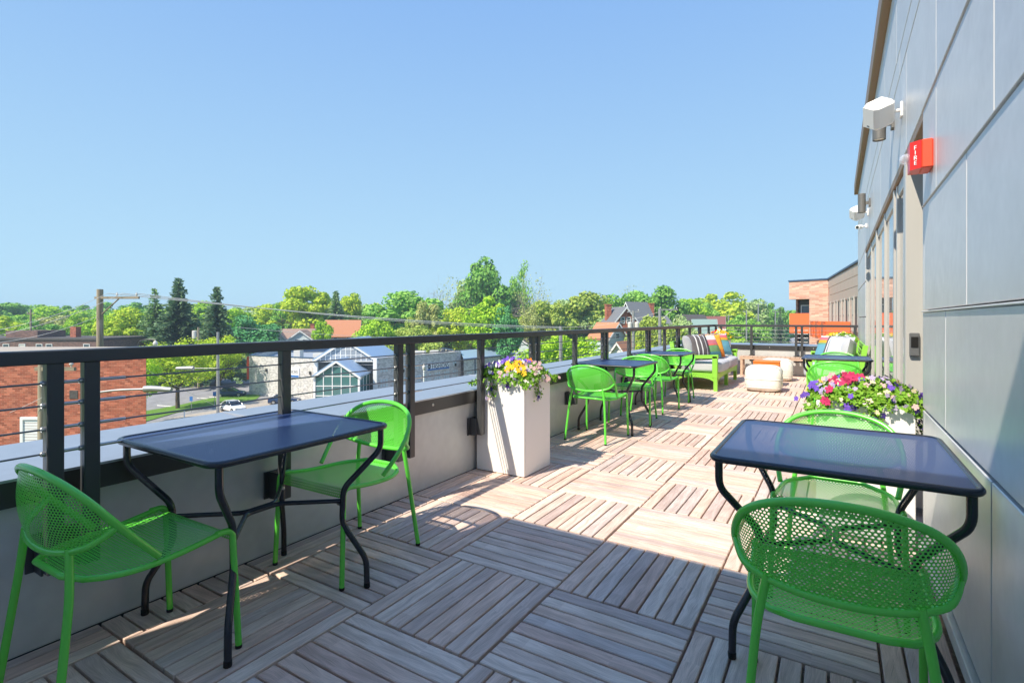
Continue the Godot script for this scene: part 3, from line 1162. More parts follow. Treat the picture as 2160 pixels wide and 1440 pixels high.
func make_table() -> Node3D:
	var o := thing("bistro_table", "", "table")
	o.set_meta("kind_name", "bistro_table")
	var hx := 0.365
	var hz := 0.40
	var y := 0.73
	var rim := bent([Vector3(0, y, -hz), Vector3(hx, y, -hz), Vector3(hx, y, hz), Vector3(-hx, y, hz), Vector3(-hx, y, -hz), Vector3(-0.01, y, -hz)], 0.055, 6)
	var b := MB.new()
	b.tube(rim, 0.0125, 10, true)
	part("rim", b, M.navy, o)
	# perforated sheet, a slightly domed tray
	var rows := 12
	var cols := 12
	var pts := PackedVector3Array()
	var uvs := PackedVector2Array()
	for r in rows + 1:
		for q in cols + 1:
			var x := lerpf(hx, -hx, float(q) / cols)
			var z: float = lerpf(-hz, hz, float(r) / rows)
			# keep the sheet inside the rounded corners
			var cx := hx - 0.055
			var cz := hz - 0.055
			if absf(x) > cx and absf(z) > cz:
				var d := Vector2(absf(x) - cx, absf(z) - cz)
				var m := maxf(d.x, d.y) / maxf(d.length(), 1e-5)
				x = signf(x) * (cx + d.x * m)
				z = signf(z) * (cz + d.y * m)
			pts.append(Vector3(x, y + 0.007, z))
			uvs.append(Vector2(x, z))
	b = MB.new()
	thick_sheet(b, pts, uvs, rows, cols, Vector3(0, -0.0035, 0))
	part("tabletop", b, M.navy_mesh, o)
	for sx in [-1.0, 1.0]:
		for sz in [-1.0, 1.0]:
			b = MB.new()
			var top := Vector3(sx * (hx - 0.022), y - 0.004, sz * (hz - 0.03))
			b.tube(bent([top, top + Vector3(0, -0.10, 0), Vector3(sx * 0.225, 0.455, sz * 0.255), Vector3(sx * 0.222, 0.30, sz * 0.25), Vector3(sx * 0.305, 0.13, sz * 0.318), Vector3(sx * 0.307, 0.012, sz * 0.32)], 0.035, 5), 0.0135, 10)
			var lg := part("leg", b, M.navy, o)
			b = MB.new()
			b.lathe(Vector3(sx * 0.307, 0, sz * 0.32), [Vector2(0, 0), Vector2(0.0135, 0), Vector2(0.0145, 0.004), Vector2(0.0145, 0.022), Vector2(0, 0.024)], 10)
			part("foot_cap", b, M.cap, lg)
			b = MB.new()
			b.lathe(Vector3(sx * 0.213, 0.385, sz * 0.245), [Vector2(0, 0.0), Vector2(0.008, 0.0), Vector2(0.008, 0.012), Vector2(0, 0.014)], 8, Basis(Vector3.BACK, sx * PI / 2))
			part("bolt", b, M.bolt, lg)
	for sx in [-1.0, 1.0]:
		b = MB.new()
		b.tube(bent([Vector3(sx * 0.218, 0.40, -0.245), Vector3(sx * 0.012, 0.40, -0.075), Vector3(sx * 0.012, 0.40, 0.075), Vector3(sx * 0.218, 0.40, 0.245)], 0.03, 5), 0.0105, 8)
		part("stretcher", b, M.navy, o)
	return o

# cushion: w across, h high, t thick, with pinched edges; stands in the local xy plane
func pillow(w: float, h: float, t: float, pinch := 0.12, seed_no := 1) -> ArrayMesh:
	var b := MB.new()
	var m := 18
	var nz := noise(5.0, seed_no, 2)
	for side in [1.0, -1.0]:
		var pts := PackedVector3Array()
		var uvs := PackedVector2Array()
		for r in m + 1:
			for q in m + 1:
				var a := lerpf(-1, 1, float(q) / m)
				var c := lerpf(-1, 1, float(r) / m)
				var th := pow(maxf(0.0, 1.0 - pow(absf(a), 3.0)), 0.55) * pow(maxf(0.0, 1.0 - pow(absf(c), 3.0)), 0.55)
				var x := a * w * 0.5 * (1.0 - pinch * (1.0 - c * c) * a * a * 0.5)
				var yy := c * h * 0.5 * (1.0 - pinch * (1.0 - a * a) * c * c * 0.5)
				var z: float = side * t * 0.5 * th * (1.0 + 0.10 * nz.get_noise_2d(x + 3.0 * side, yy))
				pts.append(Vector3(x * side, yy, z))
				uvs.append(Vector2(a * 0.5 * side + 0.5, 0.5 - c * 0.5))
		b.grid(pts, uvs, m, m)
	return b.mesh()

# puffed block: superellipsoid of the given size standing on y 0
func block_cushion(size: Vector3, power: float, seed_no: int, wobble := 0.0) -> ArrayMesh:
	var b := MB.new()
	var rows := 18
	var cols := 36
	var pts := PackedVector3Array()
	var uvs := PackedVector2Array()
	var nz := noise(6.0, seed_no, 3)
	for r in rows + 1:
		var la := lerpf(-PI / 2, PI / 2, float(r) / rows)
		for q in cols + 1:
			var lo := -TAU * q / cols
			var d := Vector3(cos(la) * cos(lo), sin(la), cos(la) * sin(lo))
			var k := pow(pow(absf(d.x), power) + pow(absf(d.y), power) + pow(absf(d.z), power), -1.0 / power)
			var p := d * k
			var wr := 1.0 + wobble * nz.get_noise_3d(p.x * 0.5, p.y * 2.2, p.z * 0.5)
			p = Vector3(p.x * wr, p.y, p.z * wr) * size * 0.5
			pts.append(p + Vector3(0, size.y * 0.5, 0))
			uvs.append(Vector2(float(q) / cols * 4.0, float(r) / rows))
	b.grid(pts, uvs, rows, cols)
	return b.mesh()

func band_image(bands: Array) -> Image:
	# bands: [end 0..1, colour] from the top down
	var img := Image.create(64, 128, false, Image.FORMAT_RGB8)
	var k := 0
	for y in 128:
		if y / 128.0 > bands[k][0] and k < bands.size() - 1:
			k += 1
		for x in 64:
			var w := 1.0 + 0.04 * (((x * 7 + y * 13) % 5) - 2) * 0.5
			var c: Color = bands[k][1]
			img.set_pixel(x, y, Color(c.r * w, c.g * w, c.b * w))
	return img

func stripe_image() -> Image:
	var img := Image.create(128, 64, false, Image.FORMAT_RGB8)
	for x in 128:
		var c := srgb(96, 92, 96)
		if (x > 30 and x < 38) or (x > 58 and x < 66) or (x > 92 and x < 98):
			c = srgb(232, 232, 234)
		for y in 64:
			var w := 1.0 + 0.05 * (((x * 5 + y * 11) % 5) - 2) * 0.5
			img.set_pixel(x, y, Color(c.r * w, c.g * w, c.b * w))
	return img

# sofa along local x (length), back at z -, front toward +z; floor at y 0
func make_sofa(o: Node3D, length: float) -> void:
	var d := 0.74
	var b := MB.new()
	for x in [-length * 0.5 + 0.045, 0.0, length * 0.5 - 0.045]:
		for z in [-d * 0.5 + 0.05, d * 0.5 - 0.045]:
			b = MB.new()
			var p := PackedVector2Array([Vector2(-0.026, 0), Vector2(0.026, 0), Vector2(0.044, 0.25), Vector2(-0.044, 0.25)])
			b.prism(p, -0.03, 0.03, Vector3(x, 0, z))
			part("leg", b, M.sofa, o)
	# aprons with an arched lower edge and diagonal ribs
	var apron := func(len: float) -> PackedVector2Array:
		var a := PackedVector2Array()
		a.append(Vector2(-len * 0.5, 0.30)); a.append(Vector2(-len * 0.5, 0.16))
		for k in 13:
			var e := float(k) / 12.0
			var x := lerpf(-len * 0.5 + 0.04, len * 0.5 - 0.04, e)
			a.append(Vector2(x, 0.175 + 0.05 * pow(sin(PI * e), 0.5)))
		a.append(Vector2(len * 0.5, 0.16)); a.append(Vector2(len * 0.5, 0.30))
		return a
	b = MB.new()
	b.prism(apron.call(length - 0.10), -0.02, 0.02, Vector3(0, 0, d * 0.5 - 0.035))
	part("apron", b, M.sofa, o)
	for sx in [-1.0, 1.0]:
		b = MB.new()
		b.prism(apron.call(d - 0.10), -0.02, 0.02, Vector3(sx * (length * 0.5 - 0.035), 0, 0), Basis(Vector3.UP, PI / 2))
		var ap := part("apron", b, M.sofa, o)
		b = MB.new()
		for k in 16:
			var z := -d * 0.5 + 0.08 + k * 0.038
			b.tube(P3([Vector3(sx * (length * 0.5 - 0.014), 0.235, z), Vector3(sx * (length * 0.5 - 0.014), 0.295, z + 0.035 * (1 if z < 0 else -1))]), 0.005, 5)
		part("woven_ribs", b, M.sofa, ap)
		# arm: front post, top bar, rear post
		b = MB.new()
		b.bb(Vector3(sx * (length * 0.5 - 0.072), 0.23, d * 0.5 - 0.095), Vector3(sx * length * 0.5, 0.60, d * 0.5 - 0.01), 0.006)
		part("arm_post", b, M.sofa, o)
		b = MB.new()
		b.prism(PackedVector2Array([Vector2(-d * 0.5 + 0.04, 0.53), Vector2(-d * 0.5 + 0.04, 0.585), Vector2(d * 0.5, 0.625), Vector2(d * 0.5, 0.565)]), -0.036, 0.036, Vector3(sx * (length * 0.5 - 0.036), 0, 0), Basis(Vector3(0, 0, 1), Vector3(0, 1, 0), Vector3(-1, 0, 0)))
		part("armrest", b, M.sofa, o)
		b = MB.new()
		b.prism(PackedVector2Array([Vector2(0, 0.23), Vector2(0.07, 0.23), Vector2(-0.03, 0.83), Vector2(-0.10, 0.83)]), -0.036, 0.036, Vector3(sx * (length * 0.5 - 0.036), 0, -d * 0.5 + 0.02), Basis(Vector3(0, 0, 1), Vector3(0, 1, 0), Vector3(-1, 0, 0)))
		part("back_post", b, M.sofa, o)
	b = MB.new()
	for k in 5:
		var f := k / 4.0
		b.box(Vector3(0, 0.38 + 0.42 * f, -d * 0.5 + 0.035 - 0.07 * f), Vector3(length - 0.14, 0.08, 0.0205), 0.004)
	part("back_panel", b, M.sofa, o)
	b = MB.new()
	b.bb(Vector3(-length * 0.5 + 0.07, 0.27, -d * 0.5 + 0.06), Vector3(length * 0.5 - 0.07, 0.298, d * 0.5 - 0.06))
	part("seat_base", b, M.sofa, o)
	for k in 2:
		var c := put("seat_cushion", block_cushion(Vector3((length - 0.16) * 0.5, 0.20, d - 0.02), 7.0, 3 + k), M.cushion, o)
		c.position = Vector3((k - 0.5) * (length - 0.16) * 0.5, 0.30, 0.05)
	for k in 2:
		var c := put("back_cushion", pillow((length - 0.18) * 0.5, 0.48, 0.24, 0.05, 11 + k), M.cushion, o)
		c.position = Vector3((k - 0.5) * (length - 0.16) * 0.5, 0.70, -d * 0.5 + 0.19)
		c.rotation.x = -0.2

func build_furniture() -> void:
	# ---- bistro sets
	var sets := "green perforated bistro chairs"
	var c0 := make_chair()
	c0.position = V(-2.12, 0, 0.83)
	c0.rotation.y = 0.03
	c0.set_meta("label", "green perforated chair beside the two black posts at the shaded table by the parapet")
	c0.set_meta("group", sets)
	copy_of(c0, V(-2.14, 0, 1.85), PI + 0.02, "green perforated chair between the shaded parapet table and the tall white planter")
	copy_of(c0, V(0.0, 0, 1.775), 0.03, "green perforated chair in the building's shade at the table by the metal wall")
	copy_of(c0, V(0.0, 0, 2.80), PI - 0.02, "green perforated chair tucked between wall table and the wide flower planter")
	copy_of(c0, V(-2.11, 0, 5.04), -0.04, "green perforated chair just past the tall white planter by the parapet")
	copy_of(c0, V(-2.07, 0, 6.10), PI + 0.12, "green perforated chair facing the planter across the sunlit parapet table")
	copy_of(c0, V(-2.08, 0, 6.97), -0.10, "green perforated chair back to back with another, at the table by the sofa")
	copy_of(c0, V(-2.09, 0, 8.10), PI + 0.05, "green perforated chair standing against the arm of the sofa with striped pillows")
	copy_of(c0, V(-0.02, 0, 6.88), 0.05, "green perforated chair behind the yellow and crimson flowers by the glass doors")
	copy_of(c0, V(0.0, 0, 8.42), PI - 0.04, "green perforated chair between small far table and the silver pillow sofa")
	var tg := "dark perforated bistro tables"
	var t0 := make_table()
	t0.position = V(-2.125, 0, 1.345)
	t0.set_meta("label", "dark blue perforated square table in shade beside the parapet coping")
	t0.set_meta("group", tg)
	copy_of(t0, V(-0.012, 0, 2.335), 0.0, "dark perforated square table standing against the metal panel wall")
	copy_of(t0, V(-2.12, 0, 5.61), 0.0, "dark perforated table by the parapet just past the tall planter")
	copy_of(t0, V(-2.14, 0, 7.60), 0.0, "dark perforated table by the parapet next to the sofa arm")
	copy_of(t0, V(0.0, 0, 7.85), 0.0, "dark perforated table in front of the storefront windows")
	# ---- sofas
	var o := thing("sofa", "lime green sofa with grey cushions along the parapet", "sofa", V(-2.07, 0, 10.38), PI / 2)
	make_sofa(o, 2.10)
	o = thing("sofa", "lime green sofa with its back to the glass storefront", "sofa", V(-0.04, 0, 10.45), -PI / 2)
	make_sofa(o, 2.10)
	# ---- loose pillows (local +z faces the room)
	var stripe := textured(mat(Color.WHITE, 0.9), stripe_image())
	var bands := textured(mat(Color.WHITE, 0.9), band_image([[0.26, srgb(238, 236, 230)], [0.46, srgb(206, 120, 132)], [0.50, srgb(226, 96, 96)], [0.78, srgb(112, 158, 104)], [1.0, srgb(82, 140, 150)]]))
	var bands2 := textured(mat(Color.WHITE, 0.9), band_image([[0.06, srgb(236, 234, 230)], [0.22, srgb(210, 104, 116)], [0.34, srgb(226, 156, 48)], [0.40, srgb(96, 150, 110)], [1.0, srgb(96, 156, 176)]]))
	var ochre := textured(mat(Color.WHITE, 0.9), band_image([[0.25, srgb(230, 164, 52)], [0.7, srgb(236, 172, 60)], [1.0, srgb(222, 132, 50)]]))
	var pm := pillow(0.46, 0.46, 0.17, 0.16, 21)
	var pil := func(label: String, m: Material, p: Vector3, turn: float, lean: float) -> void:
		var t := thing("throw_pillow", label, "pillow", p, turn, "throw pillows on the sofas")
		var q := put("cover", pm, m, t)
		q.rotation.x = -lean
		var sb := MB.new()
		var loop := []
		for k in 24:
			var a := TAU * k / 24
			var e := pow(pow(absf(cos(a)), 9.0) + pow(absf(sin(a)), 9.0), -1.0 / 9.0) * 0.228
			loop.append(Vector3(cos(a) * e, sin(a) * e, 0))
		sb.tube(P3(loop), 0.004, 5, true)
		part("piping", sb, m, q)
	var ly := 0.735
	pil.call("charcoal pillow with white stripes near the parapet sofa's near arm", stripe, V(-2.10, ly, 9.72), PI / 2 - 0.55, 0.32)
	pil.call("pillow in white, pink and green bands on the parapet sofa", bands, V(-1.98, ly - 0.01, 10.08), PI / 2 - 0.45, 0.42)
	pil.call("ochre pillow leaning beside the banded one on the parapet sofa", ochre, V(-1.99, ly - 0.01, 10.36), PI / 2 - 0.75, 0.40)
	pil.call("charcoal striped pillow wedged between two coloured ones on the parapet sofa", stripe, V(-2.06, ly, 10.66), PI / 2 - 0.5, 0.35)
	pil.call("blue pillow with a pink band at the far end of the parapet sofa", bands2, V(-1.97, ly - 0.01, 11.02), PI / 2 - 0.70, 0.42)
	pil.call("shiny silver pillow nearest the green end of the storefront sofa", M.silver_pillow, V(0.04, ly, 9.74), -PI / 2 + 0.75, 0.35)
	pil.call("charcoal pillow with white stripes beside the silver one", stripe, V(-0.01, ly, 10.12), -PI / 2 + 0.7, 0.36)
	pil.call("teal pillow with pink and ochre top on the storefront sofa", bands2, V(-0.12, ly - 0.01, 10.52), -PI / 2 + 0.8, 0.40)
	# ---- poufs, cube table, bench
	var pouf := func(label: String, p: Vector3, turn: float, sd: int) -> void:
		var t := thing("pouf", label, "pouf", p, turn, "white poufs")
		put("body", block_cushion(Vector3(0.58, 0.44, 0.56), 4.6, sd, 0.055), M.pouf, t)
		var sb := MB.new()
		for yy in [0.075, 0.215]:
			var loop := []
			for k in 40:
				var a := TAU * k / 40
				var h := absf(yy / 0.22 - 1.0)
				var e := pow(1.0 - pow(h, 4.6), 1.0 / 4.6) * pow(pow(absf(cos(a)), 4.6) + pow(absf(sin(a)), 4.6), -1.0 / 4.6)
				loop.append(Vector3(cos(a) * e * 0.292, yy, sin(a) * e * 0.282))
			sb.tube(P3(loop), 0.006, 5, true)
		part("seam", sb, M.pouf, t)
		sb = MB.new()
		sb.tube(bent([Vector3(0.16, 0.395, 0.2), Vector3(0.2, 0.435, 0.21), Vector3(0.25, 0.40, 0.2)], 0.03), 0.012, 6)
		part("handle", sb, M.pouf, t)
	pouf.call("white pouf with a seam, standing free on the open deck", V(-1.06, 0, 9.90), 0.04, 5)
	pouf.call("white pouf beyond the orange cube, close to the bench", V(-1.02, 0, 11.75), 0.1, 9)
	o = thing("cube_table", "orange cube side table between the two white poufs", "side table", V(-1.10, 0, 10.80), 0.05)
	var b := MB.new()
	b.bb(Vector3(-0.22, 0.0, -0.22), Vector3(0.22, 0.425, 0.22), 0.012)
	part("body", b, M.orange, o)
	b = MB.new()
	b.bb(Vector3(-0.226, 0.427, -0.226), Vector3(0.226, 0.455, 0.226), 0.01)
	part("top", b, M.orange, o)
	o = thing("wood_bench", "pale slatted wood bench along the end parapet", "bench", V(-1.05, 0, 12.56))
	for k in 17:
		b = MB.new()
		b.off = Vector2(k * 0.3, k * 0.2)
		b.bb(Vector3(-0.76 + k * 0.09, 0.395, -0.17), Vector3(-0.676 + k * 0.09, 0.42, 0.17), 0.003)
		part("slat", b, M.bench_wood, o)
	for z in [-0.16, 0.16]:
		b = MB.new()
		b.bb(Vector3(-0.76, 0.355, z - 0.012), Vector3(0.76, 0.393, z + 0.012), 0.002)
		part("rail", b, M.bench_wood, o)
	for x in [-0.72, 0.72]:
		for z in [-0.14, 0.14]:
			b = MB.new()
			b.bb(Vector3(x - 0.025, 0.0, z - 0.008), Vector3(x + 0.025, 0.354, z + 0.028), 0.003)
			part("leg", b, M.bench_wood, o)

# ------------------------------------------------------------------ planters and their flowers
func bloom(petal: Color, eye: Color, r: float) -> ArrayMesh:
	var b := MB.new()
	b.colored = true
	for k in 5:
		var a := TAU * k / 5.0 + 0.3
		var d := Vector3(cos(a), 0, sin(a))
		var s := Vector3(-sin(a), 0, cos(a))
		var big := 1.1 if k < 2 else 0.95
		var p := [Vector3(0, 0.002, 0), d * r * 0.45 - s * r * 0.42 + Vector3(0, r * 0.10, 0), d * r * big - s * r * 0.28 + Vector3(0, r * 0.22, 0), d * r * big + s * r * 0.28 + Vector3(0, r * 0.22, 0), d * r * 0.45 + s * r * 0.42 + Vector3(0, r * 0.10, 0)]
		b.col = petal
		b.tri(p[0], p[2], p[1])
		b.tri(p[0], p[3], p[2])
		b.tri(p[0], p[4], p[3])
	b.col = eye
	for k in 6:
		var a := TAU * k / 6.0
		var a2 := TAU * (k + 1) / 6.0
		b.tri(Vector3(0, r * 0.16, 0), Vector3(cos(a2), 0.35, sin(a2)) * r * 0.24, Vector3(cos(a), 0.35, sin(a)) * r * 0.24)
	return b.mesh()

func build_planters() -> void:
	var petals := mat(Color.WHITE, 0.7, 0.0, 0.3)
	petals.vertex_color_use_as_albedo = true
	petals.cull_mode = BaseMaterial3D.CULL_DISABLED
	petals.backlight_enabled = true
	petals.backlight = Color(0.2, 0.2, 0.2)
	var lin := func(r: float, g: float, b: float) -> Color:
		return srgb(r, g, b).srgb_to_linear()
	var kinds := {
		"white": bloom(lin.call(236, 234, 226), lin.call(230, 190, 60), 0.0145),
		"lilac": bloom(lin.call(172, 160, 190), lin.call(90, 60, 120), 0.0138),
		"violet": bloom(lin.call(112, 84, 186), lin.call(240, 200, 80), 0.0145),
		"dark": bloom(lin.call(58, 44, 110), lin.call(230, 180, 60), 0.0138),
		"cream": bloom(lin.call(226, 214, 178), lin.call(232, 186, 60), 0.0125),
		"rose": bloom(lin.call(206, 176, 172), lin.call(200, 150, 60), 0.0125),
		"yellow": bloom(lin.call(240, 188, 50), lin.call(120, 50, 20), 0.0175),
		"orange": bloom(lin.call(242, 138, 40), lin.call(150, 60, 20), 0.018),
		"crimson": bloom(lin.call(190, 58, 100), lin.call(130, 30, 60), 0.0185),
		"red": bloom(lin.call(196, 40, 40), lin.call(230, 180, 40), 0.019),
	}
	var g := RandomNumberGenerator.new()
	g.seed = 404
	var make := func(label: String, plabel: String, p: Vector3, size: Vector3, mix: Array, count: int, special: Array, spill: Array, group: String) -> void:
		var o := thing("planter", label, "planter", p, 0.0, "square white planters")
		var h := size * 0.5
		var b := MB.new()
		# four walls and a floor, open at the top
		b.bb(Vector3(-h.x, 0.006, h.z - 0.018), Vector3(h.x, size.y, h.z), 0.003)
		b.bb(Vector3(-h.x, 0.006, -h.z), Vector3(h.x, size.y, -h.z + 0.018), 0.003)
		b.bb(Vector3(-h.x, 0.006, -h.z + 0.0185), Vector3(-h.x + 0.018, size.y - 0.001, h.z - 0.0185))
		b.bb(Vector3(h.x - 0.018, 0.006, -h.z + 0.0185), Vector3(h.x, size.y - 0.001, h.z - 0.0185))
		part("box", b, M.planter, o)
		b = MB.new()
		b.bb(Vector3(-h.x + 0.019, 0.0, -h.z + 0.019), Vector3(h.x - 0.019, 0.03, h.z - 0.019))
		part("foot", b, M.cap, o)
		b = MB.new()
		b.bb(Vector3(-h.x + 0.02, size.y - 0.30, -h.z + 0.02), Vector3(h.x - 0.02, size.y - 0.035, h.z - 0.02))
		part("soil", b, M.soil, o)
		b = MB.new()
		b.bb(Vector3(h.x, size.y - 0.07, 0.0), Vector3(h.x + 0.004, size.y - 0.045, 0.02))
		part("drain_plate", b, M.lamp_grey, o)
		var f := thing("pansy_plants", plabel, "flowers", p + Vector3(0, size.y - 0.035, 0), 0.0, "pansies in the planters")
		# mound height at a plan position; spills over the rim
		var leaves := MB.new()
		leaves.colored = true
		var surf := func(x: float, z: float) -> Vector3:
			var e := pow(pow(absf(x) / (h.x + 0.055), 3.0) + pow(absf(z) / (h.z + 0.055), 3.0), 1.0 / 3.0)
			var yy := 0.135 * sqrt(maxf(0.0, 1.0 - e * e)) + 0.02
			return Vector3(x, yy + 0.02 * sin(x * 23.0 + 1.0) * sin(z * 19.0), z)
		for k in 4600:
			var x := g.randf_range(-1, 1) * (h.x + 0.05)
			var z := g.randf_range(-1, 1) * (h.z + 0.05)
			var q: Vector3 = surf.call(x, z)
			q.y -= g.randf() * (0.09 if absf(x) < h.x - 0.02 and absf(z) < h.z - 0.02 else 0.03)
			leaf(leaves, q, g, g.randf_range(0.011, 0.021), 0.55, Vector3(x, 0.12, z))
		for s in spill:
			for k in int(s[3]):
				var e := g.randf()
				var q := Vector3(s[0], 0.05, s[1]) + Vector3(g.randfn(0, 0.0205), -e * s[2] + g.randfn(0, 0.012), g.randfn(0, 0.025))
				if absf(q.x) < h.x + 0.004 and absf(q.z) < h.z + 0.004 and q.y < 0.05:
					if absf(s[0]) > absf(s[1]) * h.x / h.z:
						q.x = signf(s[0]) * (h.x + g.randf_range(0.006, 0.04))
					else:
						q.z = signf(s[1]) * (h.z + g.randf_range(0.006, 0.04))
				leaf(leaves, q, g, g.randf_range(0.010, 0.0138), 0.6, Vector3(s[0], 0.1, s[1]))
		var lo := part("foliage", leaves, M.leaf.plant, f)
		lo.set_meta("kind", "stuff")
		for k in count:
			var x := g.randf_range(-1, 1) * (h.x + 0.05)
			var z := g.randf_range(-1, 1) * (h.z + 0.05)
			var q: Vector3 = surf.call(x, z)
			q.y += g.randf_range(-0.015, 0.018)
			var kind: String = mix[g.randi() % mix.size()]
			set_bloom(f, kinds[kind], petals, q, Vector3(x * 1.6, 0.16, z * 1.6 + 0.05), g)
		for s in special:
			for k in int(s[4]):
				var x: float = s[1] + g.randfn(0, s[3])
				var z: float = s[2] + g.randfn(0, s[3])
				var q: Vector3 = surf.call(x, z)
				q.y += g.randf_range(0.0, 0.03)
				set_bloom(f, kinds[s[0]], petals, q, Vector3(x * 1.2, 0.12, z + 0.25), g)
		for s in spill:
			for k in int(s[3] / 14.0):
				var q := Vector3(s[0] * 1.1, 0.03 - g.randf() * s[2], s[1] * 1.1) + Vector3(g.randfn(0, 0.02), 0, g.randfn(0, 0.02))
				if absf(s[0]) > absf(s[1]):
					q.x = signf(s[0]) * (h.x + g.randf_range(0.02, 0.05))
				else:
					q.z = signf(s[1]) * (h.z + g.randf_range(0.02, 0.05))
				set_bloom(f, kinds[mix[g.randi() % mix.size()]], petals, q, Vector3(q.x, 0.02, q.z), g)
	var S := Vector3(0.45, 0.753, 0.43)
	make.call("tall white square planter beside the parapet, striped by railing shadows", "white, lilac and violet pansies with a few orange ones in parapet planter", V(-2.265, 0, 3.665), S,
		["white", "white", "lilac", "lilac", "rose", "cream", "rose", "lilac", "dark", "white"], 190,
		[["violet", 0.02, 0.0, 0.06, 26], ["violet", -0.03, 0.12, 0.05, 8], ["yellow", 0.10, 0.14, 0.035, 16], ["orange", 0.05, -0.15, 0.015, 4], ["dark", -0.19, 0.15, 0.03, 16], ["white", -0.10, 0.12, 0.05, 16], ["yellow", 0.2, 0.18, 0.02, 3], ["rose", 0.24, 0.0, 0.05, 26]],
		[[-0.06, 0.225, 0.16, 130], [0.225, 0.03, 0.18, 120], [0.1, 0.225, 0.05, 60]], "p")
	make.call("low white square planter against the metal wall, full of flowers", "mixed pansies with crimson and yellow blooms in the wall planter", V(0.132, 0, 3.72), Vector3(0.46, 0.753, 0.43),
		["lilac", "lilac", "violet", "cream", "lilac", "lilac", "dark", "rose", "cream", "violet"], 185,
		[["crimson", -0.08, 0.14, 0.04, 9], ["crimson", -0.10, -0.02, 0.04, 5], ["yellow", -0.24, -0.10, 0.035, 14], ["yellow", -0.20, -0.20, 0.03, 6], ["orange", -0.06, -0.20, 0.02, 4], ["violet", -0.26, 0.12, 0.03, 10], ["rose", -0.17, -0.02, 0.05, 16], ["crimson", -0.16, 0.24, 0.02, 4]],
		[[0.225, 0.10, 0.24, 160], [-0.05, 0.22, 0.05, 70], [0.05, 0.22, 0.10, 110], [-0.225, 0.1, 0.06, 50]], "p")
	make.call("white planter in the corner behind the parapet sofa", "red and yellow pansies behind the parapet sofa", V(-2.20, 0, 12.2), Vector3(0.42, 0.84, 0.40),
		["white", "cream", "yellow", "red", "lilac"], 60, [["red", -0.12, 0.1, 0.04, 10], ["yellow", 0.0, 0.1, 0.05, 10], ["yellow", 0.14, 0.1, 0.05, 14]], [], "p")
	make.call("white planter in the corner behind the storefront sofa", "yellow and cream pansies behind the storefront sofa", V(0.10, 0, 12.2), Vector3(0.42, 0.84, 0.40),
		["white", "cream", "lilac", "cream", "yellow"], 60, [["yellow", -0.16, 0.1, 0.04, 20]], [], "p")

func set_bloom(parent: Node3D, m: Mesh, material: Material, p: Vector3, toward: Vector3, g: RandomNumberGenerator) -> void:
	var o := put("bloom", m, material, parent)
	var up := (toward.normalized() + Vector3(g.randfn(0, 0.25), g.randfn(0, 0.2), g.randfn(0, 0.25))).normalized()
	var x := up.cross(Vector3(0.3, 0.2, 0.9)).normalized()
	var s := g.randf_range(0.95, 1.4)
	o.transform = Transform3D(Basis(x, up, x.cross(up)).rotated(up, g.randf() * TAU).scaled_local(Vector3(s, s, s)), p)

# one small leaf: a folded pair of faces
func leaf(b: MB, p: Vector3, g: RandomNumberGenerator, s: float, fold: float, outward: Vector3) -> void:
	var nn := (outward.normalized() * 0.8 + Vector3(g.randfn(0, 0.5), g.randfn(0.3, 0.5), g.randfn(0, 0.5))).normalized()
	var a := nn.cross(Vector3(g.randfn(0, 1), g.randfn(0, 1), g.randfn(0, 1))).normalized()
	var c := nn.cross(a)
	var k := g.randf_range(0.62, 1.25)
	b.col = Color(k * g.randf_range(0.85, 1.15), k, k * g.randf_range(0.7, 1.1))
	var tip := p + a * s * 1.5
	var mid := p + a * s * 0.6
	b.tri(p, mid + c * s * 0.6 + nn * s * fold * 0.3, tip)
	b.tri(p, tip, mid - c * s * 0.6 + nn * s * fold * 0.3)

# ------------------------------------------------------------------ the town below
func window_at(o: Node3D, p: Vector3, w: float, h: float, frame: Material, basis := Basis.IDENTITY, glass: Material = null) -> void:
	var n := Node3D.new()
	n.name = "window"
	o.add_child(n, true)
	n.transform = Transform3D(basis, p)
	var b := MB.new()
	var f := 0.09
	b.bb(Vector3(-w * 0.5 - f, -h * 0.5 - f, 0), Vector3(-w * 0.5, h * 0.5 + f, 0.08))
	b.bb(Vector3(w * 0.5, -h * 0.5 - f, 0), Vector3(w * 0.5 + f, h * 0.5 + f, 0.08))
	b.bb(Vector3(-w * 0.5, h * 0.5, 0), Vector3(w * 0.5, h * 0.5 + f, 0.08))
	b.bb(Vector3(-w * 0.5, -h * 0.5 - f, 0), Vector3(w * 0.5, -h * 0.5, 0.10))
	b.bb(Vector3(-w * 0.5, -0.03, 0), Vector3(w * 0.5, 0.03, 0.06))
	part("frame", b, frame, n)
	b = MB.new()
	b.bb(Vector3(-w * 0.5, -h * 0.5, 0.005), Vector3(w * 0.5, h * 0.5, 0.03))
	part("pane", b, M.window if glass == null else glass, n)

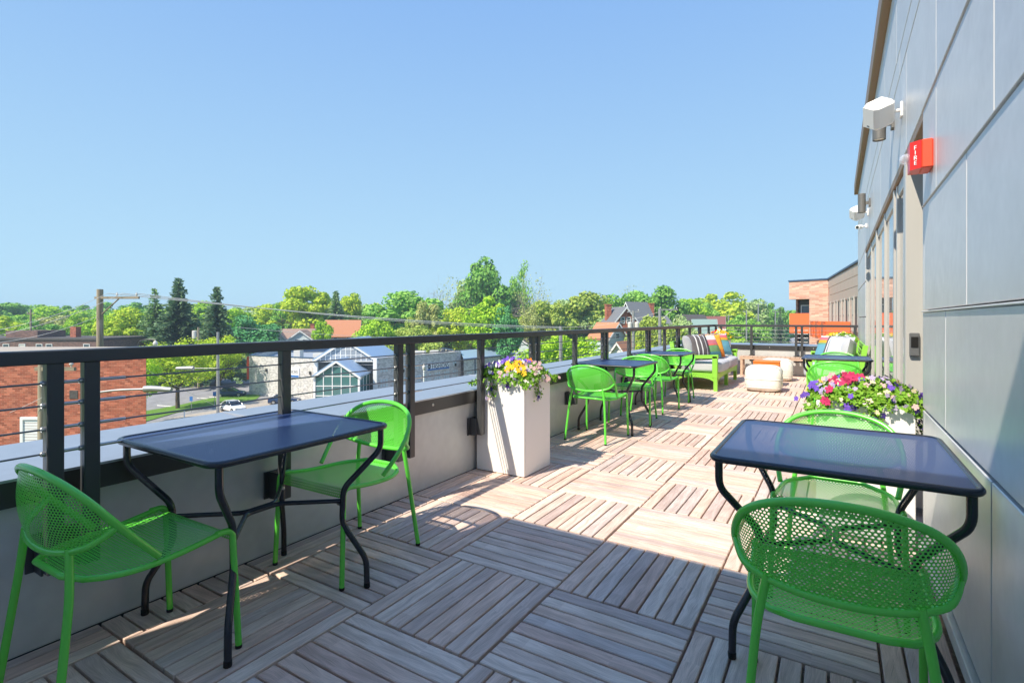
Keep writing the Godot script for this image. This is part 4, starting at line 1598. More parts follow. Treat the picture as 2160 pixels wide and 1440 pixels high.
# gabled house: ridge along local x or z; front toward +z
func house(called: String, label: String, p: Vector3, turn: float, w: float, d: float, hw: float, hr: float, ridge_x: bool, wall: Material, roof: Material, trim: Material, extra := {}) -> Node3D:
	var o := thing(called, label, "house", p, turn)
	var b := MB.new()
	var half := (d if ridge_x else w) * 0.5
	var run := (w if ridge_x else d) * 0.5
	var outline := PackedVector2Array([Vector2(-half, 0), Vector2(half, 0), Vector2(half, hw), Vector2(0, hw + hr), Vector2(-half, hw)])
	var bs := Basis(Vector3.UP, PI / 2) if ridge_x else Basis.IDENTITY
	b.prism(outline, -run, run, Vector3.ZERO, bs)
	part("wall", b, wall, o)
	b = MB.new()
	var sl := Vector2(half, -hr).normalized()
	var over := 0.45
	var t := 0.18
	for s in [-1.0, 1.0]:
		var e := Vector2(s * (half + sl.x * over), hw + sl.y * over)
		var pk := Vector2(0, hw + hr)
		b.prism(PackedVector2Array([pk + Vector2(0, 0.02), e + Vector2(0, 0.02), e + Vector2(0, t), pk + Vector2(0, t + 0.05)]), -run - over, run + over, Vector3.ZERO, bs)
	var rf := part("roof", b, roof, o)
	b = MB.new()
	for s in [-1.0, 1.0]:
		for q in [-run - over - 0.03, run + over - 0.03]:
			var e := Vector2(s * (half + sl.x * over), hw + sl.y * over)
			b.prism(PackedVector2Array([Vector2(0, hw + hr - 0.12), e + Vector2(0, -0.14), e + Vector2(0, t * 0.9), Vector2(0, hw + hr + t)]), q, q + 0.06, Vector3.ZERO, bs)
	part("barge_board", b, trim, rf).set_meta("kind", "stuff")
	if extra.has("chimney"):
		for c in extra.chimney:
			b = MB.new()
			b.bb(Vector3(c[0] - 0.45, hw, c[1] - 0.4), Vector3(c[0] + 0.45, c[2], c[1] + 0.4))
			b.bb(Vector3(c[0] - 0.52, c[2], c[1] - 0.47), Vector3(c[0] + 0.52, c[2] + 0.2, c[1] + 0.47))
			part("chimney", b, M.brick, rf)
	if extra.has("windows"):
		for q in extra.windows:
			window_at(o, Vector3(q[0], q[1], d * 0.5 + 0.002), q[2], q[3], trim)
	return o

func build_town() -> void:
	var face := deg_to_rad(TURN)
	# ---- red brick building at the left
	var o := thing("brick_building", "red brick building with blank wall behind the near railing posts", "building", at_street(308, 24), face)
	var top := -0.40 - STREET
	var b := MB.new()
	# the side wall runs back at a slant
	var plan := PackedVector2Array([Vector2(-16, 0), Vector2(0, 0), Vector2(-4.6, 5.2), Vector2(-20, 5.2)])
	var lay := Basis(Vector3(1, 0, 0), Vector3(0, 0, -1), Vector3(0, 1, 0))
	b.prism(plan, 0, top, Vector3.ZERO, lay)
	b.bb(Vector3(-15.99, 0.0, 0.0), Vector3(-0.01, top, 0.012))
	part("wall", b, M.brick, o)
	b = MB.new()
	b.prism(PackedVector2Array([Vector2(-16.05, -0.06), Vector2(0.06, -0.06), Vector2(-4.5, 5.26), Vector2(-20, 5.26)]), top, top + 0.10, Vector3.ZERO, lay)
	part("coping", b, M.concrete, o)
	b = MB.new()
	b.bb(Vector3(-3.53, -2.42 - STREET, 0.0), Vector3(-3.15, -2.04 - STREET, 0.03))
	part("vent", b, M.shingle_dark, o)
	b = MB.new()
	b.bb(Vector3(-5.75, -6.4 - STREET, 0.0), Vector3(-5.62, -3.25 - STREET, 0.10))
	b.bb(Vector3(-4.80, -6.4 - STREET, 0.0), Vector3(-4.67, -3.25 - STREET, 0.10))
	b.bb(Vector3(-5.62, -3.38 - STREET, 0.0), Vector3(-4.80, -3.25 - STREET, 0.10))
	b.bb(Vector3(-5.62, -4.75 - STREET, 0.0), Vector3(-4.80, -4.60 - STREET, 0.10))
	part("door_frame", b, M.white_wood, o)
	b = MB.new()
	for k in 9:
		b.bb(Vector3(-5.62, -4.58 - STREET + k * 0.133, 0.0), Vector3(-4.80, -4.47 - STREET + k * 0.133, 0.05))
	part("louvre", b, M.white_wood, o)
	b = MB.new()
	b.bb(Vector3(-5.62, -6.4 - STREET, 0.0), Vector3(-4.80, -4.75 - STREET, 0.04))
	part("door", b, M.pole_metal, o)
	# ---- long dark brick block far behind it
	o = thing("flat_roofed_block", "long dark brick block with white windows beyond the utility pole", "building", at_street(215, 92), face)
	b = MB.new()
	b.bb(Vector3(-40, 0, -14), Vector3(0, 8.9, 0))
	part("wall", b, M.brick_dark, o)
	b = MB.new()
	b.bb(Vector3(-40.2, 8.9, -14.2), Vector3(0.2, 9.25, 0.2))
	var rf := part("roof", b, M.shingle_dark, o)
	b = MB.new()
	b.bb(Vector3(-9.8, 9.25, -6), Vector3(-8.7, 11.2, -4.8))
	part("chimney", b, M.brick, rf)
	b = MB.new()
	b.bb(Vector3(-20, 9.25, -9), Vector3(-14.2, 10.5, -3))
	part("stair_head", b, M.brick_dark, rf)
	for u in [12, 46, 82, 103, 182, -20, -50]:
		window_at(o, Vector3((u - 215) * 92.0 / FOCAL, 7.5, 0.0), 0.95, 1.25, M.white_wood, Basis.IDENTITY, M.insulator if u == 46 else null)
	# ---- corner store
	build_store(face)
	# ---- houses
	house("gabled_house", "white gabled house with brown roof behind the corner store", at_street(616, 132), face + 0.15, 10.5, 9.0, 7.6, 2.4, true, M.white_wood, M.shingle_brown, M.white_wood, {"chimney": [[-4.7, 0.5, 10.6], [4.6, -1.5, 11.2]], "windows": [[-1.0, 6.4, 0.8, 1.2]]})
	var gh := house("gabled_house", "pale blue front gable of the white house behind the corner store", at_street(640, 126), face + 0.1, 6.0, 5.0, 7.6, 2.2, false, M.house_blue, M.shingle_brown, M.white_wood, {"windows": [[-0.8, 7.2, 0.8, 1.2], [0.9, 7.2, 0.8, 1.2]]})
	gh.set_meta("group", "gables of the white house")
	gh = house("gabled_house", "white narrow front gable beside a red chimney behind the corner store", at_street(587, 127), face + 0.3, 5.4, 5.0, 6.9, 2.9, false, M.white_wood, M.shingle_brown, M.white_wood, {"windows": [[0.2, 7.4, 0.7, 1.2]]})
	gh.set_meta("group", "gables of the white house")
	house("gabled_house", "tan house with a broad orange shingle roof above the corner store", at_street(724, 128), face + 0.2, 7.6, 7.4, 8.6, 3.6, true, M.house_tan, M.shingle_orange, M.white_wood, {"windows": [[-1.4, 7.8, 0.9, 1.3], [1.6, 7.8, 0.9, 1.3]]})
	house("brick_house", "small orange brick house between the pines", at_street(364, 118), face, 4.4, 6, 6.4, 1.6, true, M.brick, M.shingle_brown, M.white_wood, {"windows": [[0.5, 5.6, 0.7, 1.1]]})
	house("gabled_house", "dark gabled house behind the pale blue shed roof", at_street(1108, 128), face - 0.3, 8.0, 8.0, 5.2, 2.6, false, M.house_blue, M.shingle_dark, M.white_wood, {"windows": [[0.0, 4.2, 1.0, 1.2]]})
	house("brick_house", "orange brick gabled house with chimney beside grey slate roof", at_street(1307, 90), face + 0.25, 4.4, 4.6, 12.0, 2.5, false, M.brick, M.shingle_grey, M.white_wood, {"chimney": [[-1.6, -1.2, 15.0]], "windows": [[-0.55, 12.4, 0.6, 0.9], [0.55, 12.4, 0.6, 0.9]]})
	house("slate_roofed_house", "tall grey slate roofed house behind the orange brick gable", at_street(1343, 97), face + 0.5, 4.4, 4.6, 12.0, 3.6, true, M.brick_dark, M.shingle_grey, M.white_wood)
	house("gabled_house", "white house with a tan roof and blue gable below the brick one", at_street(1282, 76), face + 0.45, 3.2, 4.6, 9.9, 2.0, false, M.house_blue, M.shingle_orange, M.white_wood, {"windows": [[0.0, 7.4, 1.1, 1.6], [0.0, 10.2, 0.6, 0.6]]})
	house("porch_house", "white clapboard lean-to house with sloping trim below the tan roof", at_street(1318, 66), face - 0.5, 4.6, 6.0, 6.4, 3.2, false, M.white_wood, M.shingle_orange, M.white_wood, {"windows": [[-0.6, 5.6, 1.2, 1.6]]})
	house("chimney_house", "brick house with tall chimney among the trees by the tall pole", at_street(1374, 104), face + 0.2, 6.0, 8.0, 10.6, 2.4, true, M.brick, M.shingle_grey, M.white_wood, {"chimney": [[0.0, 0.0, 15.6]]})
	house("dark_roofed_house", "house with a wide dark grey roof above the railing corner", at_street(1458, 132), face + 0.35, 7.5, 8, 9.4, 4.2, true, M.brick_dark, M.shingle_dark, M.white_wood, {"windows": [[-1.5, 8.0, 1.2, 1.4], [1.5, 8.0, 1.2, 1.4]]})
	house("dark_roofed_house", "house with a green grey gable between dark and red roofs", at_street(1486, 128), face - 0.3, 5.0, 8, 9.2, 3.2, true, M.house_blue, M.shingle_green, M.white_wood, {"windows": [[0, 8.0, 1.2, 1.4]]})
	house("dark_roofed_house", "house with a dull red roof at the end of the row", at_street(1503, 136), face - 0.4, 5.6, 8, 9.2, 4.0, true, M.brick_dark, M.shingle_red, M.white_wood, {"windows": [[0, 8.0, 1.2, 1.4]]})
	build_corner_apartments()
	# ---- cars
	make_car("parked_car", "white sedan parked by the grass strip below the light pole", street(491, 868) + Vector3(0, 0.06, 0), face - 0.62, M.car_white)
	make_car("parked_car", "dark car half hidden behind the corner store's wall foot", street(600, 852) + Vector3(0, 0.06, 0), face + 0.1, M.car_blue)
	make_car("parked_car", "dark van-like car under the trees behind the grass strip", street(486, 836) + Vector3(0, 0.02, 0), face + 0.25, M.car_blue)
	var far := "cars far along the avenue"
	for q in [[1612, 712, 0.9], [1626, 711, 0.9], [1640, 721, 0.6], [1662, 720, 0.3], [1664, 711, 0.4]]:
		var c := make_car("parked_car", "small dark car parked far along the avenue", street(q[0], q[1]) + Vector3(0, 0.05, 0), face + q[2], M.car_blue if q[0] % 4 == 0 else M.car_grey)
		c.set_meta("group", far)
	# ---- small signs by the lot
	for q in [[403, 870, "blue parking sign on a thin post in the grass strip", 1.0], [452, 858, "blue parking sign on a thin post beside the grey light pole", 1.0]]:
		o = thing("parking_sign", q[2], "sign", street(q[0], q[1]) + Vector3(0, 0.08, 0), face, "blue parking signs")
		b = MB.new()
		b.tube(P3([Vector3.ZERO, Vector3(0, 2.0, 0)]), 0.04, 6)
		part("post", b, M.pole_metal, o)
		b = MB.new()
		b.bb(Vector3(-0.2, 1.5, 0.04), Vector3(0.2, 2.1, 0.07))
		part("plate", b, M.sign_blue, o)
	o = thing("bollard", "thin white bollard on the sidewalk edge", "bollard", street(388, 884) + Vector3(0, 0.05, 0))
	b = MB.new()
	b.lathe(Vector3.ZERO, [Vector2(0.09, 0), Vector2(0.07, 0.05), Vector2(0.055, 0.9), Vector2(0.06, 1.0), Vector2(0, 1.04)], 10)
	part("shaft", b, M.white_wood, o)
	b = MB.new()
	b.lathe(Vector3.ZERO, [Vector2(0.14, 0.0), Vector2(0.14, 0.04), Vector2(0.0, 0.05)], 10)
	part("base", b, M.concrete, o)

func build_store(face: float) -> void:
	var o := thing("corner_store", "pale block corner store with two glazed gables across the street", "store", at_street(729, 79), face)
	var H := 6.5
	var A0 := Vector3(-18.67, 0, -7.9)
	var A1 := Vector3(-4.95, 0, -1.3)
	var B0 := Vector3(4.42, 0, -0.4)
	var B1 := Vector3(15.72, 0, -17.9)
	var BR := Vector3(8.0, 0, -38.0)
	var BL := Vector3(-24.0, 0, -30.0)
	var ring := [A0, A1, B0, B1, BR, BL]
	# walls: thin slabs whose parapets stand above the roof
	for k in 6:
		var p: Vector3 = ring[k]
		var q: Vector3 = ring[(k + 1) % 6]
		if k == 1:
			continue
		var l := p.distance_to(q)
		var turn := -atan2(q.z - p.z, q.x - p.x)
		var n := Node3D.new()
		n.name = "wall"
		o.add_child(n, true)
		n.position = p
		n.rotation.y = turn
		var b := MB.new()
		b.bb(Vector3(0, 0, -0.35), Vector3(l, H, 0))
		part("masonry", b, M.block, n)
		b = MB.new()
		b.bb(Vector3(-0.05, H, -0.40), Vector3(l + 0.05, H + 0.14, 0.06))
		part("coping", b, M.steel_blue if k != 2 else M.block, n)
		if k == 0 or k == 2:
			b = MB.new()
			var g := RandomNumberGenerator.new()
			g.seed = 90 + k
			var x := 1.0
			while x < l - 1.6:
				for r in 6:
					if r == 4:
						continue
					for c in 3:
						if g.randf() < 0.9:
							b.bb(Vector3(x + c * 0.55, 0.5 + r * 0.78, 0.0), Vector3(x + c * 0.55 + 0.36, 0.5 + r * 0.78 + 0.42, 0.03))
				x += 2.5
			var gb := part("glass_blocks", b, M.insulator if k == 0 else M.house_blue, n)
			gb.set_meta("kind", "stuff")
			for x2 in [l * 0.28, l * 0.92]:
				b = MB.new()
				b.bb(Vector3(x2 - 0.14, 4.0, 0.0), Vector3(x2 + 0.14, 4.5, 0.22))
				part("wall_light", b, M.fascia, n)
		if k == 4:
			b = MB.new()
			b.bb(Vector3(0.5, 5.7, -0.42), Vector3(l - 0.5, H - 0.1, -0.36))
			part("inner_parapet", b, M.steel_blue, n)
	var b := MB.new()
	var poly := PackedVector2Array()
	for p in ring:
		poly.append(Vector2(p.x, p.z))
	var id := Geometry2D.triangulate_polygon(poly)
	for k in range(0, id.size(), 3):
		var a := poly[id[k]]
		var c := poly[id[k + 1]]
		var d := poly[id[k + 2]]
		if (c - a).cross(d - a) > 0:
			var sw := c; c = d; d = sw
		b.tri(Vector3(a.x, 5.6, a.y), Vector3(c.x, 5.6, c.y), Vector3(d.x, 5.6, d.y), a, c, d)
	var rf := part("roof", b, M.roof_membrane, o)
	for q in [[-9.0, -12.0, 1.6, 1.1], [-5.5, -13.0, 2.2, 0.9], [7.5, -14.0, 2.4, 1.4], [10.0, -19.0, 1.6, 1.2], [-14.0, -16.0, 1.2, 1.4]]:
		b = MB.new()
		b.bb(Vector3(q[0], 5.6, q[1]), Vector3(q[0] + q[2], 5.6 + q[3], q[1] + 1.6), 0.05)
		part("rooftop_unit", b, M.insulator, rf)
	# diagonal entrance between the walls: dark base, big glazed gable above
	var mid := (A1 + B0) * 0.5
	b = MB.new()
	b.bb(Vector3(A1.x, 0, -1.9), Vector3(B0.x, 5.9, -1.5))
	part("entrance_wall", b, M.cladding_dark, o)
	var gable := func(cx: float, hw: float, eave: float, apex: float, z0: float, z1: float, called: String, cols: int, rows: int, base: float) -> void:
		var n := Node3D.new()
		n.name = called
		o.add_child(n, true)
		n.position = Vector3(cx, 0, 0)
		var m := MB.new()
		var t := 0.22
		for s in [-1.0, 1.0]:
			m.prism(PackedVector2Array([Vector2(0, apex), Vector2(s * (hw + 0.3), eave - 0.1), Vector2(s * (hw + 0.3), eave - 0.1 + t), Vector2(0, apex + t)]), z0, z1 + 0.35)
		part("roof", m, M.metal_roof, n)
		m = MB.new()
		for s in [-1.0, 1.0]:
			m.prism(PackedVector2Array([Vector2(0, apex - 0.30), Vector2(s * (hw + 0.3), eave - 0.40), Vector2(s * (hw + 0.3), eave - 0.1), Vector2(0, apex)]), z1 + 0.05, z1 + 0.4)
			m.bb(Vector3(s * hw - 0.14, base, z1 - 0.1), Vector3(s * hw + 0.14, eave - 0.1, z1 + 0.16))
		part("frame", m, M.white_wood, n)
		var bars := MB.new()
		for c in range(0, cols + 1):
			var x := lerpf(-hw, hw, float(c) / cols)
			var yt := lerpf(apex, eave, absf(x) / hw) - 0.25
			if yt > base:
				bars.bb(Vector3(x - 0.06, base, z1 - 0.02), Vector3(x + 0.06, yt, z1 + 0.08))
		var span := apex - base
		for r in range(0, rows + 1):
			var y := base + span * r / (rows + 0.6)
			var w := hw if y < eave else hw * (apex - y) / (apex - eave)
			bars.bb(Vector3(-w, y - 0.055, z1 - 0.01), Vector3(w, y + 0.055, z1 + 0.09))
		part("mullions", bars, M.white_wood, n)
		for c in cols:
			var x0 := lerpf(-hw, hw, float(c) / cols) + 0.07
			var x1 := lerpf(-hw, hw, float(c + 1) / cols) - 0.07
			for r in rows + 1:
				var y0 := base + span * r / (rows + 0.6) + 0.06
				var y1 := base + span * (r + 1) / (rows + 0.6) - 0.06
				var t0 := lerpf(apex, eave, absf(x0) / hw) - 0.28
				var t1 := lerpf(apex, eave, absf(x1) / hw) - 0.28
				if minf(t0, t1) < y0 + 0.05 and maxf(t0, t1) < y0 + 0.12:
					continue
				m = MB.new()
				m.prism(PackedVector2Array([Vector2(x0, y0), Vector2(x1, y0), Vector2(x1, clampf(t1, y0 + 0.02, y1)), Vector2(x0, clampf(t0, y0 + 0.02, y1))]), z1, z1 + 0.03)
				part("pane", m, M.teal_glass if base < 1.0 else M.roof_membrane, n)
	gable.call(-0.26, 4.7, 6.3, 9.4, -14.0, -0.9, "upper_gable", 12, 3, 6.1)
	gable.call(0.0, 3.2, 4.35, 6.6, -1.5, 4.0, "porch", 5, 4, 0.15)
	for x in [-3.2, 3.2]:
		b = MB.new()
		b.bb(Vector3(x - 0.05, 0.15, -1.5), Vector3(x + 0.05, 4.2, 3.9))
		part("porch_side", b, M.teal_glass, o)
		b = MB.new()
		for z in [-1.2, 0.4, 2.1]:
			b.bb(Vector3(x - 0.09, 0.15, z - 0.06), Vector3(x + 0.09, 4.2, z + 0.06))
		part("porch_mullion", b, M.white_wood, o)
	for p in [A1, B0]:
		b = MB.new()
		b.bb(p + Vector3(-0.28, 0, -0.1), p + Vector3(0.28, 6.6, 0.4))
		part("corner_post", b, M.white_wood, o)
	b = MB.new()
	b.bb(A0 + Vector3(-0.5, 2.5, -1.2), A0 + Vector3(-0.05, 6.3, -0.2))
	part("red_fin", b, M.red_box, o)
	# lower shed wing to the right with a pale blue metal roof
	var w := thing("shed_wing", "low block wing with pale blue metal shed roof beside the corner store", "building", at_street(978, 95), face)
	var off := w.position
	var inv := Basis(Vector3.UP, -face)
	var loc := func(u: float, d: float, h: float) -> Vector3:
		var g := at_street(u, d)
		return inv * (g - off) + Vector3(0, h, 0)
	var FL: Vector3 = loc.call(978, 95, 5.3)
	var FR: Vector3 = loc.call(1087, 109, 5.3)
	var BLr: Vector3 = loc.call(970, 99.5, 6.5)
	var BRr: Vector3 = loc.call(1076, 115, 6.5)
	b = MB.new()
	b.mquad(FL + Vector3(0, 0.1, 0), FR + Vector3(0, 0.1, 0), BRr + Vector3(0, 0.1, 0), BLr + Vector3(0, 0.1, 0))
	b.mquad(BLr, BRr, FR, FL)
	b.mquad(FL, FR, FR + Vector3(0, 0.1, 0), FL + Vector3(0, 0.1, 0))
	part("roof", b, M.metal_roof, w)
	b = MB.new()
	var dn := Vector3(0, -1, 0)
	b.mquad(FL + dn * 5.3, FR + dn * 5.3, FR, FL)
	b.mquad(FR + dn * 5.3, BRr + dn * 6.5, BRr, FR)
	b.mquad(BRr + dn * 6.5, BLr + dn * 6.5, BLr, BRr)
	part("wall", b, M.block, w)
	b = MB.new()
	b.tube(P3([FL + Vector3(0, -0.05, 0.15), FR + Vector3(0, -0.05, 0.15)]), 0.12, 6)
	b.tube(P3([FL.lerp(FR, 0.2) + Vector3(0, -0.1, 0.15), FL.lerp(FR, 0.2) + Vector3(0, -5.2, 0.15)]), 0.10, 6)
	part("gutter", b, M.steel_blue, w)
	b = MB.new()
	var dirv := (FR - FL).normalized()
	for k in 7:
		for r in 3:
			for c in 3:
				var p := FL + dirv * (1.2 + k * 2.0 + c * 0.5) + Vector3(0, -4.2 + r * 0.8, 0.02)
				b.box(p, Vector3(0.34, 0.42, 0.06), 0.0, Basis(Vector3.UP, -atan2(dirv.z, dirv.x)))
	var gb2 := part("glass_blocks", b, M.house_blue, w)
	gb2.set_meta("kind", "stuff")
	# signs on the two walls
	var sign_at := func(label: String, p: Vector3, turn: float, wd: float, ht: float, dark: bool) -> void:
		var s := thing("store_sign", label, "sign", p, turn)
		var m := MB.new()
		m.bb(Vector3(-wd * 0.5, -ht * 0.5, 0.0), Vector3(wd * 0.5, ht * 0.5, 0.16))
		part("board", m, M.ink_white, s)
		m = MB.new()
		m.bb(Vector3(-wd * 0.5 + 0.05, -ht * 0.5 + 0.03, 0.16), Vector3(wd * 0.5 - 0.05, -ht * 0.5 + ht * 0.24, 0.175))
		part("blue_band", m, M.sign_blue, s)
		m = MB.new()
		m.lathe(Vector3(-wd * 0.5 + ht * 0.42, ht * 0.08, 0.16), [Vector2(ht * 0.34, 0), Vector2(ht * 0.34, 0.02), Vector2(0, 0.02)], 20, Basis(Vector3.RIGHT, PI / 2))
		part("emblem", m, M.ink if dark else M.sign_blue, s)
		var tm := TextMesh.new()
		tm.text = "A&S"
		tm.font_size = 32
		tm.pixel_size = ht * 0.26 / 32.0
		tm.depth = 0.01
		var e := put("emblem_lettering", tm, M.ink_white, s)
		e.position = Vector3(-wd * 0.5 + ht * 0.42, ht * 0.08, 0.186)
		tm = TextMesh.new()
		tm.text = "FASHIONS"
		tm.font_size = 64
		tm.pixel_size = (wd - ht * 1.0) / 64.0 / 5.0
		tm.depth = 0.02
		e = put("lettering", tm, M.ink, s)
		e.position = Vector3(ht * 0.42, ht * 0.10, 0.172)
		e.scale.y = 1.25
	var ya := face - atan2(A1.z - A0.z, A1.x - A0.x)
	var yb := face - atan2(B1.z - B0.z, B1.x - B0.x)
	var pa := o.transform * (A0.lerp(A1, 0.615) + Vector3(0, 4.15, 0))
	sign_at.call("white fashions sign with a blue band on the sunlit store wall", pa, ya, 4.6, 1.5, false)
	var pb := o.transform * (B0.lerp(B1, 0.69) + Vector3(0, 4.35, 0))
	sign_at.call("white fashions sign with a dark round emblem on the shaded store wall", pb, yb, 5.9, 1.25, true)

func build_corner_apartments() -> void:
	var L := at_street(1665, 44.5)
	var C := at_street(1748, 42.0)
	var N := at_street(1829, 27.0)
	var o := thing("brick_apartments", "pink brick apartments with orange balconies past the end of the deck", "building", L)
	var top := 4.45 - STREET
	# far face, seen nearly square on
	var l1 := L.distance_to(C)
	var a1 := -atan2(C.z - L.z, C.x - L.x)
	var f1 := Node3D.new()
	f1.name = "end_face"
	o.add_child(f1)
	f1.rotation.y = a1
	var y := func(h: float) -> float: return h - STREET
	var b := MB.new()
	b.bb(Vector3(l1 * 0.53, 0, -6.0), Vector3(l1, top, 0))
	b.bb(Vector3(0, y.call(2.95), -6.0), Vector3(l1 * 0.53 - 0.004, top, -0.004))
	b.bb(Vector3(0, 0, -6.0), Vector3(0.14, y.call(2.95) - 0.004, -1.2))
	part("wall", b, M.brick_pink, f1)
	b = MB.new()
	b.bb(Vector3(0.15, 0, -1.6), Vector3(l1 * 0.53 - 0.01, y.call(2.94), -1.4))
	part("recess_wall", b, M.cladding_dark, f1)
	for k in 3:
		var fl: float = y.call(0.10 - k * 2.95)
		b = MB.new()
		b.bb(Vector3(0.02, fl, -0.10), Vector3(l1 * 0.53 - 0.02, fl + 1.66, -0.02))
		part("balcony_panel", b, M.orange_panel, f1)
		b = MB.new()
		b.bb(Vector3(0.14, fl + 0.3, -1.4), Vector3(l1 * 0.53 - 0.02, fl + 0.5, -0.11))
		part("balcony_floor", b, M.concrete, f1)
		window_at(f1, Vector3(0.75, fl + 1.55, -1.39), 0.6, 1.5, M.white_wood)
	b = MB.new()
	b.bb(Vector3(-0.05, top, -6.0), Vector3(l1 + 0.02, top + 0.12, 0.06))
	part("coping", b, M.steel_blue, f1)
	# long face running back toward the deck
	var l2 := C.distance_to(N)
	var f2 := Node3D.new()
	f2.name = "long_face"
	o.add_child(f2)
	f2.position = C - L
	f2.rotation.y = -atan2(N.z - C.z, N.x - C.x)
	b = MB.new()
	b.bb(Vector3(0.01, 0, -6.0), Vector3(l2 + 10.0, top - 0.01, -0.02))
	part("wall", b, M.brick_pink, f2)
	b = MB.new()
	b.bb(Vector3(-0.03, top, -6.0), Vector3(l2 + 10.0, top + 0.12, 0.08))
	part("coping", b, M.steel_blue, f2)
	# taupe panels of the top storey
	for r in 3:
		for k in 12:
			var x0 := 0.05 + k * 1.6 + (0.8 if r % 2 == 1 else 0.0)
			b = MB.new()
			b.bb(Vector3(x0, top - 0.06 - (r + 1) * 0.62, -0.02), Vector3(x0 + 1.57, top - 0.09 - r * 0.62, 0.02), 0.005)
			part("wall_panel", b, M.taupe_panel, f2)
	for k in 4:
		var x := 1.2 + k * 3.6
		for fl in [y.call(0.35), y.call(-2.6), y.call(-5.5)]:
			b = MB.new()
			b.bb(Vector3(x + 1.05, fl, -0.02), Vector3(x + 1.95, fl + 2.1, 0.012))
			part("dark_bay", b, M.cladding_dark, f2)
			window_at(f2, Vector3(x + 0.45, fl + 1.2, -0.01), 0.5, 1.9, M.frame, Basis.IDENTITY, M.dark_glass)
			window_at(f2, Vector3(x + 2.5, fl + 1.2, -0.01), 0.5, 1.9, M.frame, Basis.IDENTITY, M.dark_glass)
	for k in 3:
		var x := 0.9 + k * 4.0
		for fl in [y.call(-0.1), y.call(-3.05)]:
			var n := Node3D.new()
			n.name = "balcony"
			f2.add_child(n, true)
			n.position = Vector3(x, fl, 0)
			b = MB.new()
			b.bb(Vector3(0, 0, 0.02), Vector3(2.4, 0.16, 1.35))
			part("balcony_floor", b, M.orange_panel, n)
			b = MB.new()
			b.bb(Vector3(0, 0.17, 0.02), Vector3(0.06, 1.2, 1.35))
			b.bb(Vector3(0.06, 0.17, 1.29), Vector3(1.4, 1.2, 1.35))
			part("orange_panel", b, M.orange_panel, n)
			b = MB.new()
			for q in 11:
				b.bb(Vector3(1.42 + q * 0.09, 0.17, 1.31), Vector3(1.445 + q * 0.09, 1.14, 1.34))
			b.bb(Vector3(1.4, 1.14, 1.29), Vector3(2.4, 1.2, 1.35))
			b.bb(Vector3(2.34, 0.17, 0.02), Vector3(2.4, 1.2, 1.28))
			part("balusters", b, M.orange_panel, n)

